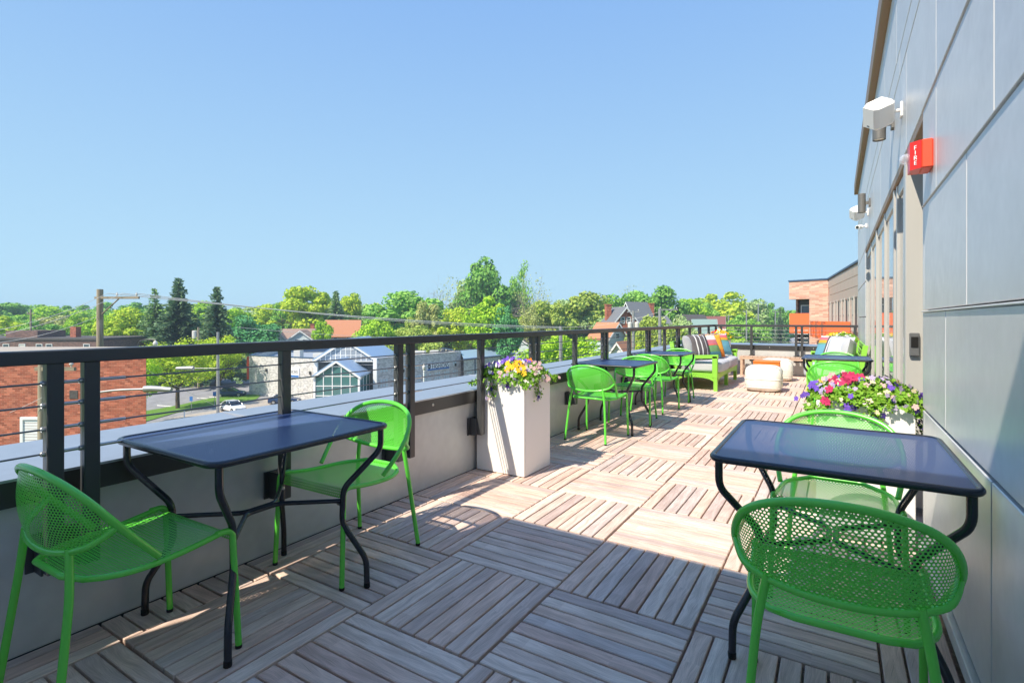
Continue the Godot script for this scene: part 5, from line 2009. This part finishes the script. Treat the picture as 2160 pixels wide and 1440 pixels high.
# car: length along local x, front at +x, wheels on y 0
func make_car(called: String, label: String, p: Vector3, turn: float, paint: Material) -> Node3D:
	var o := thing(called, label, "car", p, turn)
	var hw := 0.88
	# body shell as stations: x, half width at the sill, half width at the shoulder, shoulder height
	var st := [[-2.2, 0.66, 0.62, 0.72], [-2.12, 0.80, 0.76, 0.92], [-1.6, 0.86, 0.82, 0.97], [-0.9, 0.88, 0.85, 0.95], [0.6, 0.88, 0.85, 0.92], [1.3, 0.86, 0.82, 0.88], [1.95, 0.80, 0.74, 0.76], [2.2, 0.66, 0.60, 0.62]]
	var b := MB.new()
	var pts := PackedVector3Array()
	var uvs := PackedVector2Array()
	for s in st:
		var sec := [Vector2(-s[1] * 0.9, 0.22), Vector2(-s[1], 0.34), Vector2(-s[1], 0.55), Vector2(-s[2], s[3] - 0.04), Vector2(-s[2] * 0.9, s[3]), Vector2(s[2] * 0.9, s[3]), Vector2(s[2], s[3] - 0.04), Vector2(s[1], 0.55), Vector2(s[1], 0.34), Vector2(s[1] * 0.9, 0.22)]
		for q in sec:
			pts.append(Vector3(s[0], q.y, q.x))
			uvs.append(Vector2(s[0], q.y))
	b.grid(pts, uvs, st.size() - 1, 9)
	b.bb(Vector3(-2.15, 0.24, -0.6), Vector3(-2.2, 0.66, 0.6))
	b.bb(Vector3(2.14, 0.24, -0.6), Vector3(2.2, 0.58, 0.6))
	b.bb(Vector3(-2.1, 0.2, -0.75), Vector3(2.1, 0.26, 0.75))
	part("body", b, paint, o)
	# greenhouse
	b = MB.new()
	var gp := [Vector2(-1.75, 0.95), Vector2(-1.05, 1.40), Vector2(0.15, 1.42), Vector2(1.05, 0.90)]
	for s in [-1.0, 1.0]:
		var a := []
		for k in 4:
			a.append(Vector3(gp[k].x, gp[k].y, s * (0.80 if k == 0 or k == 3 else 0.60)))
		if s > 0:
			b.quad(a[0], a[3], a[2], a[1])
		else:
			b.quad(a[0], a[1], a[2], a[3])
	b.quad(Vector3(1.05, 0.90, 0.80), Vector3(1.05, 0.90, -0.80), Vector3(0.15, 1.42, -0.60), Vector3(0.15, 1.42, 0.60))
	b.quad(Vector3(-1.75, 0.95, -0.80), Vector3(-1.75, 0.95, 0.80), Vector3(-1.05, 1.40, 0.60), Vector3(-1.05, 1.40, -0.60))
	part("windows", b, M.dark_glass, o)
	b = MB.new()
	b.bb(Vector3(-1.10, 1.40, -0.62), Vector3(0.20, 1.455, 0.62), 0.02)
	for s in [-1.0, 1.0]:
		for q in [[gp[0], gp[1]], [gp[3], gp[2]], [Vector2(-0.35, 0.93), Vector2(-0.4, 1.42)]]:
			b.tube(P3([Vector3(q[0].x, q[0].y, s * 0.81), Vector3(q[1].x, q[1].y, s * 0.62)]), 0.045, 6)
	part("roof", b, paint, o)
	for x in [-1.32, 1.38]:
		for s in [-1.0, 1.0]:
			b = MB.new()
			b.tube(P3([Vector3(x, 0.32, s * 0.68), Vector3(x, 0.32, s * 0.90)]), 0.32, 18)
			var w := part("wheel", b, M.tyre, o)
			b = MB.new()
			b.tube(P3([Vector3(x, 0.32, s * 0.89), Vector3(x, 0.32, s * 0.915)]), 0.2, 14)
			part("rim", b, M.pole_metal, w)
	for s in [-1.0, 1.0]:
		b = MB.new()
		b.box(Vector3(2.06, 0.62, s * 0.6), Vector3(0.22, 0.14, 0.3), 0.04)
		part("headlight", b, M.lens, o)
		b = MB.new()
		b.box(Vector3(-2.14, 0.74, s * 0.6), Vector3(0.1, 0.14, 0.28), 0.03)
		part("tail_light", b, M.red, o)
	b = MB.new()
	b.bb(Vector3(2.17, 0.36, -0.45), Vector3(2.215, 0.48, 0.45))
	part("grille", b, M.cap, o)
	return o

# ------------------------------------------------------------------ trees
# crown 1 m wide units are metres: nominal tree is 16 m high and 12 m wide, trunk foot at y 0
func crown_mesh(seed_no: int, clumps: int, leaves: int, size: float, low: float, airy: float) -> ArrayMesh:
	var g := RandomNumberGenerator.new()
	g.seed = seed_no
	var b := MB.new()
	b.colored = true
	var v := PackedVector3Array()
	var n := PackedVector3Array()
	var c := PackedColorArray()
	var ix := PackedInt32Array()
	var cy := (16.0 + low) * 0.5
	var ry := (16.0 - low) * 0.5
	var blobs := []
	for k in clumps:
		var d := Vector3(g.randfn(0, 1), g.randfn(0, 1), g.randfn(0, 1)).normalized()
		var e := pow(g.randf(), 0.45) * 0.86
		var rad := g.randf_range(0.7, 2.1) * (1.25 - 0.4 * e)
		# rounder at the foot, narrower at the top
		var taper := 1.0 - 0.25 * maxf(0.0, d.y * e)
		blobs.append([Vector3(d.x * e * 5.6 * taper, cy + d.y * e * ry, d.z * e * 5.6 * taper), rad])
	for k in leaves:
		var bl: Array = blobs[g.randi() % blobs.size()]
		var d := Vector3(g.randfn(0, 1), g.randfn(0.15, 1), g.randfn(0, 1)).normalized()
		var r: float = bl[1] * lerpf(0.45, 1.08, pow(g.randf(), 0.6)) * (1.0 + airy * g.randf())
		var p: Vector3 = bl[0] + d * Vector3(r, r * 0.8, r)
		var nn := (d + Vector3(g.randfn(0, 0.55), g.randfn(0.25, 0.55), g.randfn(0, 0.55))).normalized()
		var a := nn.cross(Vector3(g.randfn(0, 1), g.randfn(0, 1), g.randfn(0, 1))).normalized()
		var q := nn.cross(a)
		var s := size * g.randf_range(0.6, 1.3)
		var tone := g.randf_range(0.72, 1.3)
		var col := Color(tone * g.randf_range(0.86, 1.14), tone, tone * g.randf_range(0.7, 1.1))
		var m := v.size()
		v.append(p - a * s * 0.5)
		v.append(p + q * s * 0.42 + nn * s * 0.1)
		v.append(p + a * s * 0.6)
		v.append(p - q * s * 0.42 + nn * s * 0.1)
		for z in 4:
			n.append(nn)
			c.append(col)
		ix.append_array(PackedInt32Array([m, m + 1, m + 2, m, m + 2, m + 3]))
	b.v = v; b.n = n; b.c = c; b.i = ix
	b.t.resize(v.size())
	return b.mesh()

func conifer_mesh(seed_no: int, whorls: int, width: float, droop: float, dense: int) -> ArrayMesh:
	var g := RandomNumberGenerator.new()
	g.seed = seed_no
	var b := MB.new()
	b.colored = true
	for w in whorls:
		var f := float(w) / whorls
		var y := lerpf(1.4, 15.7, f)
		var reach := width * 0.5 * pow(1.0 - f, 1.0) * g.randf_range(0.62, 1.15) + 0.06
		var arms := 7 if f < 0.8 else 5
		for k in arms:
			var a := TAU * (k + g.randf() * 0.7) / arms + w * 0.9
			var d := Vector3(cos(a), 0, sin(a))
			var s := Vector3(-sin(a), 0, cos(a))
			var ln := reach * g.randf_range(0.7, 1.1)
			var steps := maxi(3, int(ln * dense))
			for e in steps:
				var t := (e + g.randf()) / steps
				var p := Vector3(0, y, 0) + d * ln * t + Vector3(0, -droop * ln * t * t + 0.18 * ln * t, 0)
				var wd := lerpf(0.7, 0.22, t) * minf(1.0, ln * 0.5)
				for side in [-1.0, 1.0]:
					var tone := g.randf_range(0.55, 1.2)
					b.col = Color(tone, tone * g.randf_range(0.95, 1.05), tone * g.randf_range(0.85, 1.1))
					var q := p + Vector3(g.randfn(0, 0.08), g.randfn(0, 0.10), g.randfn(0, 0.08))
					var tip: Vector3 = q + s * side * wd * g.randf_range(0.7, 1.2) + d * 0.25 + Vector3(0, g.randfn(-0.16, 0.14), 0)
					var br := d * g.randf_range(0.22, 0.42)
					b.tri(q - br, tip, q + br + Vector3(0, g.randf_range(-0.06, 0.1), 0))
	return b.mesh()

func branches(b: MB, g: RandomNumberGenerator, p: Vector3, d: Vector3, ln: float, r: float, depth: int, seg: int) -> void:
	var pts := [p]
	var q := p
	var dd := d
	for k in 3:
		dd = (dd + Vector3(g.randfn(0, 0.16), g.randfn(0.04, 0.12), g.randfn(0, 0.16))).normalized()
		q += dd * ln / 3.0
		pts.append(q)
	b.tube(P3(pts), r, seg, false, r * 0.55)
	if depth <= 0:
		return
	var kids := g.randi_range(2, 4)
	for k in kids:
		var at: Vector3 = pts[g.randi_range(1, 3)] if k > 0 else q
		var side := dd.cross(Vector3(g.randfn(0, 1), g.randfn(0, 1), g.randfn(0, 1))).normalized()
		branches(b, g, at, (dd * g.randf_range(0.5, 1.0) + side * g.randf_range(0.5, 0.9)).normalized(), ln * g.randf_range(0.55, 0.8), r * 0.52, depth - 1, maxi(3, seg - 1))

func trunk_mesh(seed_no: int, h: float, depth: int, ln: float, r: float) -> ArrayMesh:
	var g := RandomNumberGenerator.new()
	g.seed = seed_no
	var b := MB.new()
	b.tube(P3([Vector3(0, 0, 0), Vector3(0.05, h * 0.5, 0.03), Vector3(0, h, 0)]), r * 1.25, 7, false, r)
	for k in 4:
		var a := TAU * k / 4.0 + g.randf()
		branches(b, g, Vector3(0, h * g.randf_range(0.85, 1.0), 0), Vector3(cos(a) * 0.6, 1.0, sin(a) * 0.6).normalized(), ln, r * 0.6, depth, 5)
	return b.mesh()

func build_trees() -> void:
	var crowns := []
	for k in 6:
		crowns.append(crown_mesh(300 + k, 30 + k * 3, 9000, 0.52, [4.2, 3.2, 5.0, 3.0, 4.6, 2.4][k], [0.0, 0.05, 0.1, 0.0, 0.15, 0.05][k]))
	var fine := [crown_mesh(401, 40, 9500, 0.34, 3.6, 0.35), crown_mesh(402, 36, 10500, 0.34, 3.6, 0.3)]
	var sparse := [crown_mesh(501, 26, 2600, 0.40, 4.0, 0.5), crown_mesh(502, 26, 420, 0.30, 6.0, 0.6)]
	var cones := [conifer_mesh(601, 40, 9.0, 0.30, 8), conifer_mesh(602, 32, 10.5, 0.12, 7), conifer_mesh(603, 40, 9.0, 0.36, 8)]
	var trunks := [trunk_mesh(701, 4.6, 2, 3.4, 0.28), trunk_mesh(702, 4.0, 2, 3.6, 0.26)]
	var bare := [trunk_mesh(711, 5.0, 4, 4.2, 0.22), trunk_mesh(712, 4.6, 4, 4.6, 0.22)]
	var mast := MB.new()
	mast.tube(P3([Vector3.ZERO, Vector3(0, 8, 0), Vector3(0, 15.6, 0)]), 0.26, 7, false, 0.04)
	var mast_mesh := mast.mesh()
	var g := RandomNumberGenerator.new()
	g.seed = 99
	# u centre, top v, width in px, depth, crown kind, tint, label
	var list := [
		[648, 602, 130, 150, "c0", "yellow", "yellow green tree with ragged top behind the white gabled house"],
		[735, 622, 70, 158, "c2", "yellow", "narrow yellow tree rising beside the dark cedar"],
		[708, 616, 84, 146, "k0", "pine", "olive dark cedar above the orange roofed house"],
		[845, 603, 170, 140, "c1", "fresh", "broad soft green tree to the right of the orange roof"],
		[948, 576, 78, 150, "b0", "", "bare leafless tree beside the tallest green tree"],
		[1024, 540, 118, 160, "c3", "mid", "tallest green tree on the skyline"],
		[1098, 552, 62, 162, "s0", "fresh", "slender thin leaved tree next to the tallest one"],
		[1122, 572, 84, 150, "b1", "", "half bare tree with forked limbs on the skyline"],
		[1030, 628, 118, 110, "c4", "bright", "dense bright green maple in front of the tallest tree"],
		[1068, 640, 66, 106, "c5", "teal", "dark bluish green tree against the bright maple"],
		[1236, 614, 136, 140, "c0", "olive", "wide brownish olive tree left of the brick gable"],
		[1160, 638, 90, 132, "c2", "olive", "olive tree between bare tree and wide brown tree"],
		[1116, 640, 70, 128, "s0", "dull", "thin brown budding tree below the half bare one"],
		[1330, 598, 80, 170, "b1", "", "pale bare tree behind the grey slate roof"],
		[1402, 596, 108, 140, "c1", "mid", "green tree behind the brick chimney"],
		[1356, 650, 70, 118, "c4", "olive", "olive tree between slate roof and tall pole"],
		[1418, 664, 84, 92, "c3", "pale", "dull leafy tree beside the tall pole with one arm"],
		[1522, 611, 136, 170, "c5", "yellow", "rounded yellow green tree beyond the dark roofs"],
		[1470, 628, 80, 160, "c0", "fresh", "green tree rising behind the dark grey roof"],
		[1580, 634, 90, 180, "c2", "pale", "pale green tree right of the rounded yellow tree"],
		[1632, 640, 60, 190, "c4", "mid", "green tree by the pink apartments' edge"],
		[1646, 650, 36, 150, "k1", "spruce", "dark small spruce near the pink apartments"],
		[262, 640, 118, 110, "c1", "yellow", "yellow green willow right of the utility pole"],
		[326, 611, 100, 104, "k1", "pine", "open branched pine left of the tall spruce"],
		[376, 590, 126, 100, "k0", "spruce", "tall dark spruce nearest the utility pole wires"],
		[457, 608, 112, 98, "k2", "spruce", "dark spruce standing apart by the teal tree"],
		[538, 666, 116, 120, "c3", "teal", "dark teal green tree left of the white gabled house"],
		[410, 668, 96, 112, "c0", "olive", "olive brown tree between two spruces"],
		[130, 668, 110, 150, "c2", "dull", "brown tinged tree behind the long dark block"],
		[168, 664, 60, 140, "c4", "bright", "bright tree just left of the utility pole"],
		[40, 662, 90, 150, "c5", "fresh", "green tree behind the far thin pole"],
		[96, 668, 80, 160, "c1", "mid", "mid green tree behind the dark block chimney"],
		[600, 632, 60, 160, "c5", "fresh", "light tree behind the white house chimney"],
		[900, 640, 70, 118, "c2", "dull", "brownish shrubby tree under the soft green one"],
		[950, 640, 96, 120, "c1", "yellow", "yellow green tree under the bare tree"],
		[790, 672, 90, 118, "c4", "bright", "bright low tree right of the orange roof"],
		[680, 676, 44, 118, "c0", "bright", "low bright tree between the two gabled houses"],
		[878, 690, 110, 104, "c2", "olive", "twiggy olive tree behind the store's right wing"],
		[1310, 690, 60, 110, "c3", "bright", "low bright tree left of the white house"],
		[1364, 716, 76, 58, "c5", "yellow", "low yellow green tree beneath the tall pole"],
		[1412, 690, 90, 80, "c2", "olive", "dark hedge-like tree behind the corner of the railing"],
		[1600, 672, 70, 200, "c0", "bright", "bright tree along the avenue poles"],
		[1640, 676, 50, 190, "c1", "teal", "dark tree at the end of the avenue"],
		[1550, 680, 80, 150, "c3", "mid", "green tree behind the bench end of the railing"],
		[1570, 712, 90, 120, "c5", "bright", "low bright bushy tree by the avenue"],
		[1194, 624, 110, 148, "c1", "pale", "pale green tree beside the wide brownish olive one"],
		[1284, 622, 104, 152, "c3", "fresh", "fresh green tree behind the white house's blue gable"],
		[1352, 616, 110, 158, "c2", "fresh", "light green tree closing the gap behind the slate roof"],
		[1446, 626, 100, 156, "c5", "bright", "bright tree between chimney house and dark roofs"],
		[1376, 664, 88, 84, "c0", "olive", "olive leafed tree in front of the chimney house"],
		[1436, 668, 84, 86, "c1", "pale", "greyish leafed tree before the dark grey roof"],
		[1346, 684, 56, 72, "c4", "olive", "small olive tree beside the transformer pole"],
		[880, 622, 120, 150, "c5", "fresh", "fresh green tree filling between soft green and bare trees"],
		[560, 634, 100, 158, "c1", "yellow", "yellow tree left of the white house chimneys"],
		[500, 650, 90, 150, "c0", "bright", "bright tree between the lone spruce and teal tree"],
		[1000, 596, 110, 168, "c2", "pale", "pale green tree leaning on the tallest one"],
		[1076, 604, 90, 170, "c4", "pale", "pale tree behind the slender thin leaved tree"],
		[806, 640, 90, 150, "c3", "yellow", "yellow tree rising behind the orange shingle roof"],
		[222, 662, 80, 128, "c0", "bright", "bright tree directly behind the utility pole"],
		[20, 668, 100, 130, "c4", "yellow", "yellow green tree over the long dark block"],
		# nearer trees by the lot and below the railing
		[374, 712, 130, 73, "f0", "yellow", "yellow green maple in the grass strip, trunk in plain view"],
		[462, 702, 106, 84, "f1", "yellow", "yellow green maple behind the grey light pole"],
		[296, 742, 70, 62, "f0", "bright", "leafy green tree at the corner of the brick building"],
		[1186, 697, 178, 64, "f1", "bright", "wide bright green tree below the railing near the pale pole"],
	]
	for q in list:
		var d: float = q[3]
		var p := at_street(q[0], d)
		var h: float = EYE - STREET + (HORIZON - q[1]) * d / FOCAL
		var w: float = q[2] * d / FOCAL
		var kind: String = q[4]
		var no := int(kind.substr(1))
		var o := thing("pine_tree" if kind[0] == "k" else "leafless_tree" if kind[0] == "b" else "leafy_tree", q[6], "tree", p, g.randf() * TAU)
		tree_parts(o, kind, no, crowns, fine, sparse, cones, trunks, bare, mast_mesh, q[5])
		var nom := 10.2
		if kind[0] == "k":
			nom = [7.0, 8.0, 7.0][no]
		elif kind[0] == "b":
			nom = 11.0
		o.scale = Vector3(w / nom, h / 15.3, w / nom)
	# the wood that closes the view between them
	var tn := ["fresh", "bright", "yellow", "olive", "bright", "pale", "mid"]
	for k in 60:
		var u := -60.0 + k * 29.0 + g.randf_range(-12, 12)
		if u > 1665:
			continue
		var d := g.randf_range(185, 240)
		var o := thing("leafy_tree", "leafy tree in the wood that closes the view behind the houses", "tree", at_street(u, d), g.randf() * TAU, "trees of the far wood")
		var no := g.randi() % 6
		tree_parts(o, "c%d" % no, no, crowns, fine, sparse, cones, trunks, bare, mast_mesh, tn[g.randi() % tn.size()])
		var top := g.randf_range(632, 660)
		var h := EYE - STREET + (HORIZON - top) * d / FOCAL
		var w := g.randf_range(80, 130) * d / FOCAL
		o.scale = Vector3(w / 10.2, h / 15.3, w / 10.2)
	for k in 44:
		var u := -40.0 + k * 39.0 + g.randf_range(-20, 20)
		if u > 1640 or (u > 555 and u < 770):
			continue
		var d := g.randf_range(125, 150)
		var o := thing("low_tree", "low bushy tree among the houses", "tree", at_street(u, d), g.randf() * TAU, "low trees among the houses")
		var no := g.randi() % 6
		tree_parts(o, "c%d" % no, no, crowns, fine, sparse, cones, trunks, bare, mast_mesh, tn[g.randi() % tn.size()])
		var top := g.randf_range(664, 692)
		var h := EYE - STREET + (HORIZON - top) * d / FOCAL
		var w := g.randf_range(60, 95) * d / FOCAL
		o.scale = Vector3(w / 10.2, h / 15.3, w / 10.2)

func tree_parts(o: Node3D, kind: String, no: int, crowns: Array, fine: Array, sparse: Array, cones: Array, trunks: Array, bare: Array, mast: Mesh, tint: String) -> void:
	match kind[0]:
		"c":
			put("trunk", trunks[no % 2], M.bark, o)
			put("crown", crowns[no], M.leaf[tint], o)
		"f":
			put("trunk", trunks[no % 2], M.bark, o)
			put("crown", fine[no], M.leaf[tint], o)
		"s":
			put("trunk", bare[no % 2], M.bark, o)
			put("crown", sparse[no], M.leaf[tint], o)
		"k":
			put("trunk", mast, M.bark, o)
			put("crown", cones[no], M.leaf[tint], o)
		"b":
			put("trunk", bare[no], M.bark_pale, o)
			put("crown", sparse[1], M.leaf.dull, o)

# ------------------------------------------------------------------ poles, lamps and wires
func wire(label: String, a: Vector3, c: Vector3, sag: float, r: float) -> void:
	var o := thing("overhead_wire", label, "wire", a, 0.0, "overhead wires")
	var pts := []
	for k in 17:
		var e := k / 16.0
		pts.append((c - a) * e + Vector3(0, -sag * 4.0 * e * (1 - e), 0))
	var b := MB.new()
	b.tube(P3(pts), r, 5)
	part("strand", b, M.wire, o)

func pole(label: String, u: float, d: float, top_v: float, r: float, m: Material, arms: Array, turn := 0.0) -> Node3D:
	var foot := at_street(u, d)
	var h := EYE - STREET - (top_v - HORIZON) * d / FOCAL
	var o := thing("utility_pole", label, "pole", foot, deg_to_rad(TURN) + turn)
	var b := MB.new()
	b.tube(P3([Vector3.ZERO, Vector3(0, h * 0.5, 0), Vector3(0, h, 0)]), r * 1.25, 12, false, r)
	part("shaft", b, m, o)
	for a in arms:   # [x0, x1, below top, brace]
		b = MB.new()
		b.bb(Vector3(a[0], h - a[2] - 0.07, 0.0), Vector3(a[1], h - a[2] + 0.07, 0.12))
		var arm := part("crossarm", b, m, o)
		b = MB.new()
		var n := maxi(2, int((a[1] - a[0]) / 0.75))
		for k in n:
			var x := lerpf(a[0] + 0.15, a[1] - 0.15, k / float(n - 1))
			b.lathe(Vector3(x, h - a[2] + 0.07, 0.06), [Vector2(0.02, 0), Vector2(0.03, 0.06), Vector2(0.07, 0.10), Vector2(0.07, 0.14), Vector2(0.04, 0.17), Vector2(0.05, 0.22), Vector2(0, 0.25)], 8)
		part("insulators", b, M.insulator, arm)
		if a[3] > 0.0:
			b = MB.new()
			b.tube(P3([Vector3(0.0, h - a[2] - a[3], 0.06), Vector3(signf(a[1] + a[0]) * a[3] * 1.05, h - a[2] - 0.06, 0.06)]), 0.04, 5)
			part("brace", b, m, o)
	return o

func cobra(o: Node3D, from: Vector3, reach: float, rise: float, s: float) -> void:
	var b := MB.new()
	b.tube(smooth([from, from + Vector3(reach * 0.45, rise * 0.75, 0), from + Vector3(reach, rise, 0)], 5), 0.045, 8)
	var a := part("arm", b, M.pole_metal, o)
	b = MB.new()
	var tip := from + Vector3(reach, rise, 0)
	var sg := signf(reach)
	b.tube(P3([tip + Vector3(-sg * 0.15 * s, 0, 0), tip + Vector3(sg * 0.1 * s, 0.02, 0), tip + Vector3(sg * 0.5 * s, 0.0, 0), tip + Vector3(sg * 0.85 * s, -0.03, 0)]), 0.13 * s, 10, false, 0.09 * s)
	part("lamp_head", b, M.pole_metal, a)

func build_poles() -> void:
	var p1 := pole("tall wooden utility pole with one long crossarm behind the brick building", 210, 32, 610, 0.17, M.pole_wood, [[-0.25, 2.45, 0.52, 1.15]])
	var h1 := EYE - STREET - (610 - HORIZON) * 32.0 / FOCAL
	var p2 := pole("weathered wooden pole in front of the red brick wall", 88, 20.5, 768, 0.135, M.pole_wood, [[-0.2, 1.35, 0.18, 0.75]])
	var lp := pole("grey metal light pole beside the white sedan", 459, 67.5, 700, 0.16, M.pole_metal, [])
	var hl := EYE - STREET - (700 - HORIZON) * 67.5 / FOCAL
	cobra(lp, Vector3(-0.1, hl - 4.7, 0), -3.4, 0.0, 2.2)
	var l2 := pole("grey metal lamp post against the brick wall with a long lamp arm", 188, 21.5, 828, 0.07, M.pole_metal, [])
	var h2 := EYE - STREET - (828 - HORIZON) * 21.5 / FOCAL
	cobra(l2, Vector3(0.0, h2 - 0.05, 0), 2.45, 0.2, 1.1)
	# curved dark street lamp
	var o := thing("street_lamp", "dark street lamp with a curved arm rising above the railing", "lamp", at_street(291, 58), deg_to_rad(TURN))
	var b := MB.new()
	var hh := EYE - STREET - (730 - HORIZON) * 58.0 / FOCAL
	b.tube(smooth([Vector3(0, 0, 0), Vector3(0, hh * 0.6, 0), Vector3(0, hh, 0), Vector3(0.35, hh + 0.6, 0), Vector3(1.1, hh + 0.75, 0), Vector3(1.9, hh + 0.72, 0)], 5), 0.07, 8)
	part("post", b, M.fascia, o)
	b = MB.new()
	b.lathe(Vector3(1.9, hh + 0.1, 0), [Vector2(0.0, 0.0), Vector2(0.22, 0.02), Vector2(0.26, 0.18), Vector2(0.2, 0.38), Vector2(0.06, 0.5), Vector2(0.05, 0.62)], 14)
	part("lantern", b, M.insulator, o)
	# white ornamental lamp post
	o = thing("street_lamp", "white ornamental lamp post before the shaded store wall", "lamp", at_street(894, 62), deg_to_rad(TURN))
	b = MB.new()
	var hw := EYE - STREET - (766 - HORIZON) * 62.0 / FOCAL
	b.lathe(Vector3.ZERO, [Vector2(0.22, 0), Vector2(0.2, 0.6), Vector2(0.09, 0.8), Vector2(0.08, hw - 1.0), Vector2(0.14, hw - 0.95), Vector2(0.08, hw - 0.9)], 10)
	part("post", b, M.white_wood, o)
	b = MB.new()
	b.lathe(Vector3(0, hw - 0.9, 0), [Vector2(0.08, 0), Vector2(0.18, 0.25), Vector2(0.2, 0.5), Vector2(0.1, 0.7), Vector2(0.03, 0.9)], 10)
	part("lantern", b, M.insulator, o)
	# poles at the right
	pole("pale round pole amid the wide bright tree", 1183, 60, 688, 0.20, M.pole_metal, [])
	var tr := pole("utility pole with grey transformers beside the white house", 1336, 62, 655, 0.17, M.pole_metal, [[-0.75, 0.75, 0.15, 0.0]])
	b = MB.new()
	var ht := EYE - STREET - (655 - HORIZON) * 62.0 / FOCAL
	for x in [-0.42, 0.42]:
		b.lathe(Vector3(x, ht - 2.3, 0.1), [Vector2(0.0, 0), Vector2(0.26, 0.02), Vector2(0.26, 0.85), Vector2(0.2, 0.95), Vector2(0, 0.97)], 12)
	part("transformer", b, M.insulator, tr)
	pole("tall pale pole with one crossarm to the side near the chimney house", 1392, 58, 651, 0.17, M.pole_metal, [[-0.1, 2.0, 0.10, 1.3]])
	pole("thin dark pole far behind the dark block", 64, 96, 652, 0.15, M.pole_wood, [[-0.7, 0.7, 0.8, 0.0]])
	var tp := pole("wooden pole with one grey transformer in front of the olive tree", 418, 94, 690, 0.17, M.pole_wood, [])
	b = MB.new()
	var h5 := EYE - STREET - (690 - HORIZON) * 94.0 / FOCAL
	b.lathe(Vector3(-0.7, h5 - 2.0, 0.0), [Vector2(0.0, 0), Vector2(0.42, 0.02), Vector2(0.42, 1.3), Vector2(0.3, 1.4), Vector2(0, 1.42)], 12)
	part("transformer", b, M.insulator, tp)
	var avenue := [[1537, 150, 664], [1575, 130, 655], [1583, 165, 660], [1600, 150, 640], [1614, 190, 665], [1636, 170, 655], [1650, 210, 662], [1658, 190, 668]]
	for q in avenue:
		var a := pole("utility pole with a short crossarm in the row along the avenue", q[0], q[1], q[2], 0.17, M.pole_metal, [[-1.1, 1.1, 0.4, 0.0]], 0.3)
		a.set_meta("group", "poles along the avenue")
	# wires
	var e1 := p1.transform * Vector3(2.3, h1 - 0.25, 0.06)
	var e2 := p1.transform * Vector3(1.4, h1 - 0.25, 0.06)
	var e3 := p1.transform * Vector3(0.5, h1 - 0.25, 0.06)
	wire("outer of three wires running from the crossarm past the spruces", e1, seen(1183, 692, 60), 0.55, 0.022)
	wire("middle of three wires running from the crossarm past the spruces", e2, seen(1183, 690, 61), 0.45, 0.022)
	wire("inner of three wires running from the crossarm past the spruces", e3, seen(1183, 689, 62), 0.4, 0.022)
	wire("wire running on from the pale pole to the tall one armed pole", seen(1183, 690, 60), seen(1400, 655, 58), 0.5, 0.014)
	wire("low wire crossing above the white gabled house", seen(500, 690, 30), seen(1040, 705, 44), 0.4, 0.012)
	wire("wire leaving the utility pole toward the thin far pole", e3, seen(-40, 702, 26), 0.3, 0.012)
	wire("second wire leaving the utility pole toward the thin far pole", e2, seen(-40, 714, 26), 0.3, 0.012)
	wire("third wire leaving the utility pole toward the thin far pole", p1.transform * Vector3(0, h1 - 1.6, 0), seen(-40, 726, 26), 0.3, 0.012)
	wire("guy wire slanting down across the grass strip", seen(300, 775, 30), seen(470, 862, 60), 0.1, 0.014)
	wire("guy wire slanting across the brick wall's foot", seen(20, 870, 20), seen(88, 838, 20.3), 0.02, 0.008)
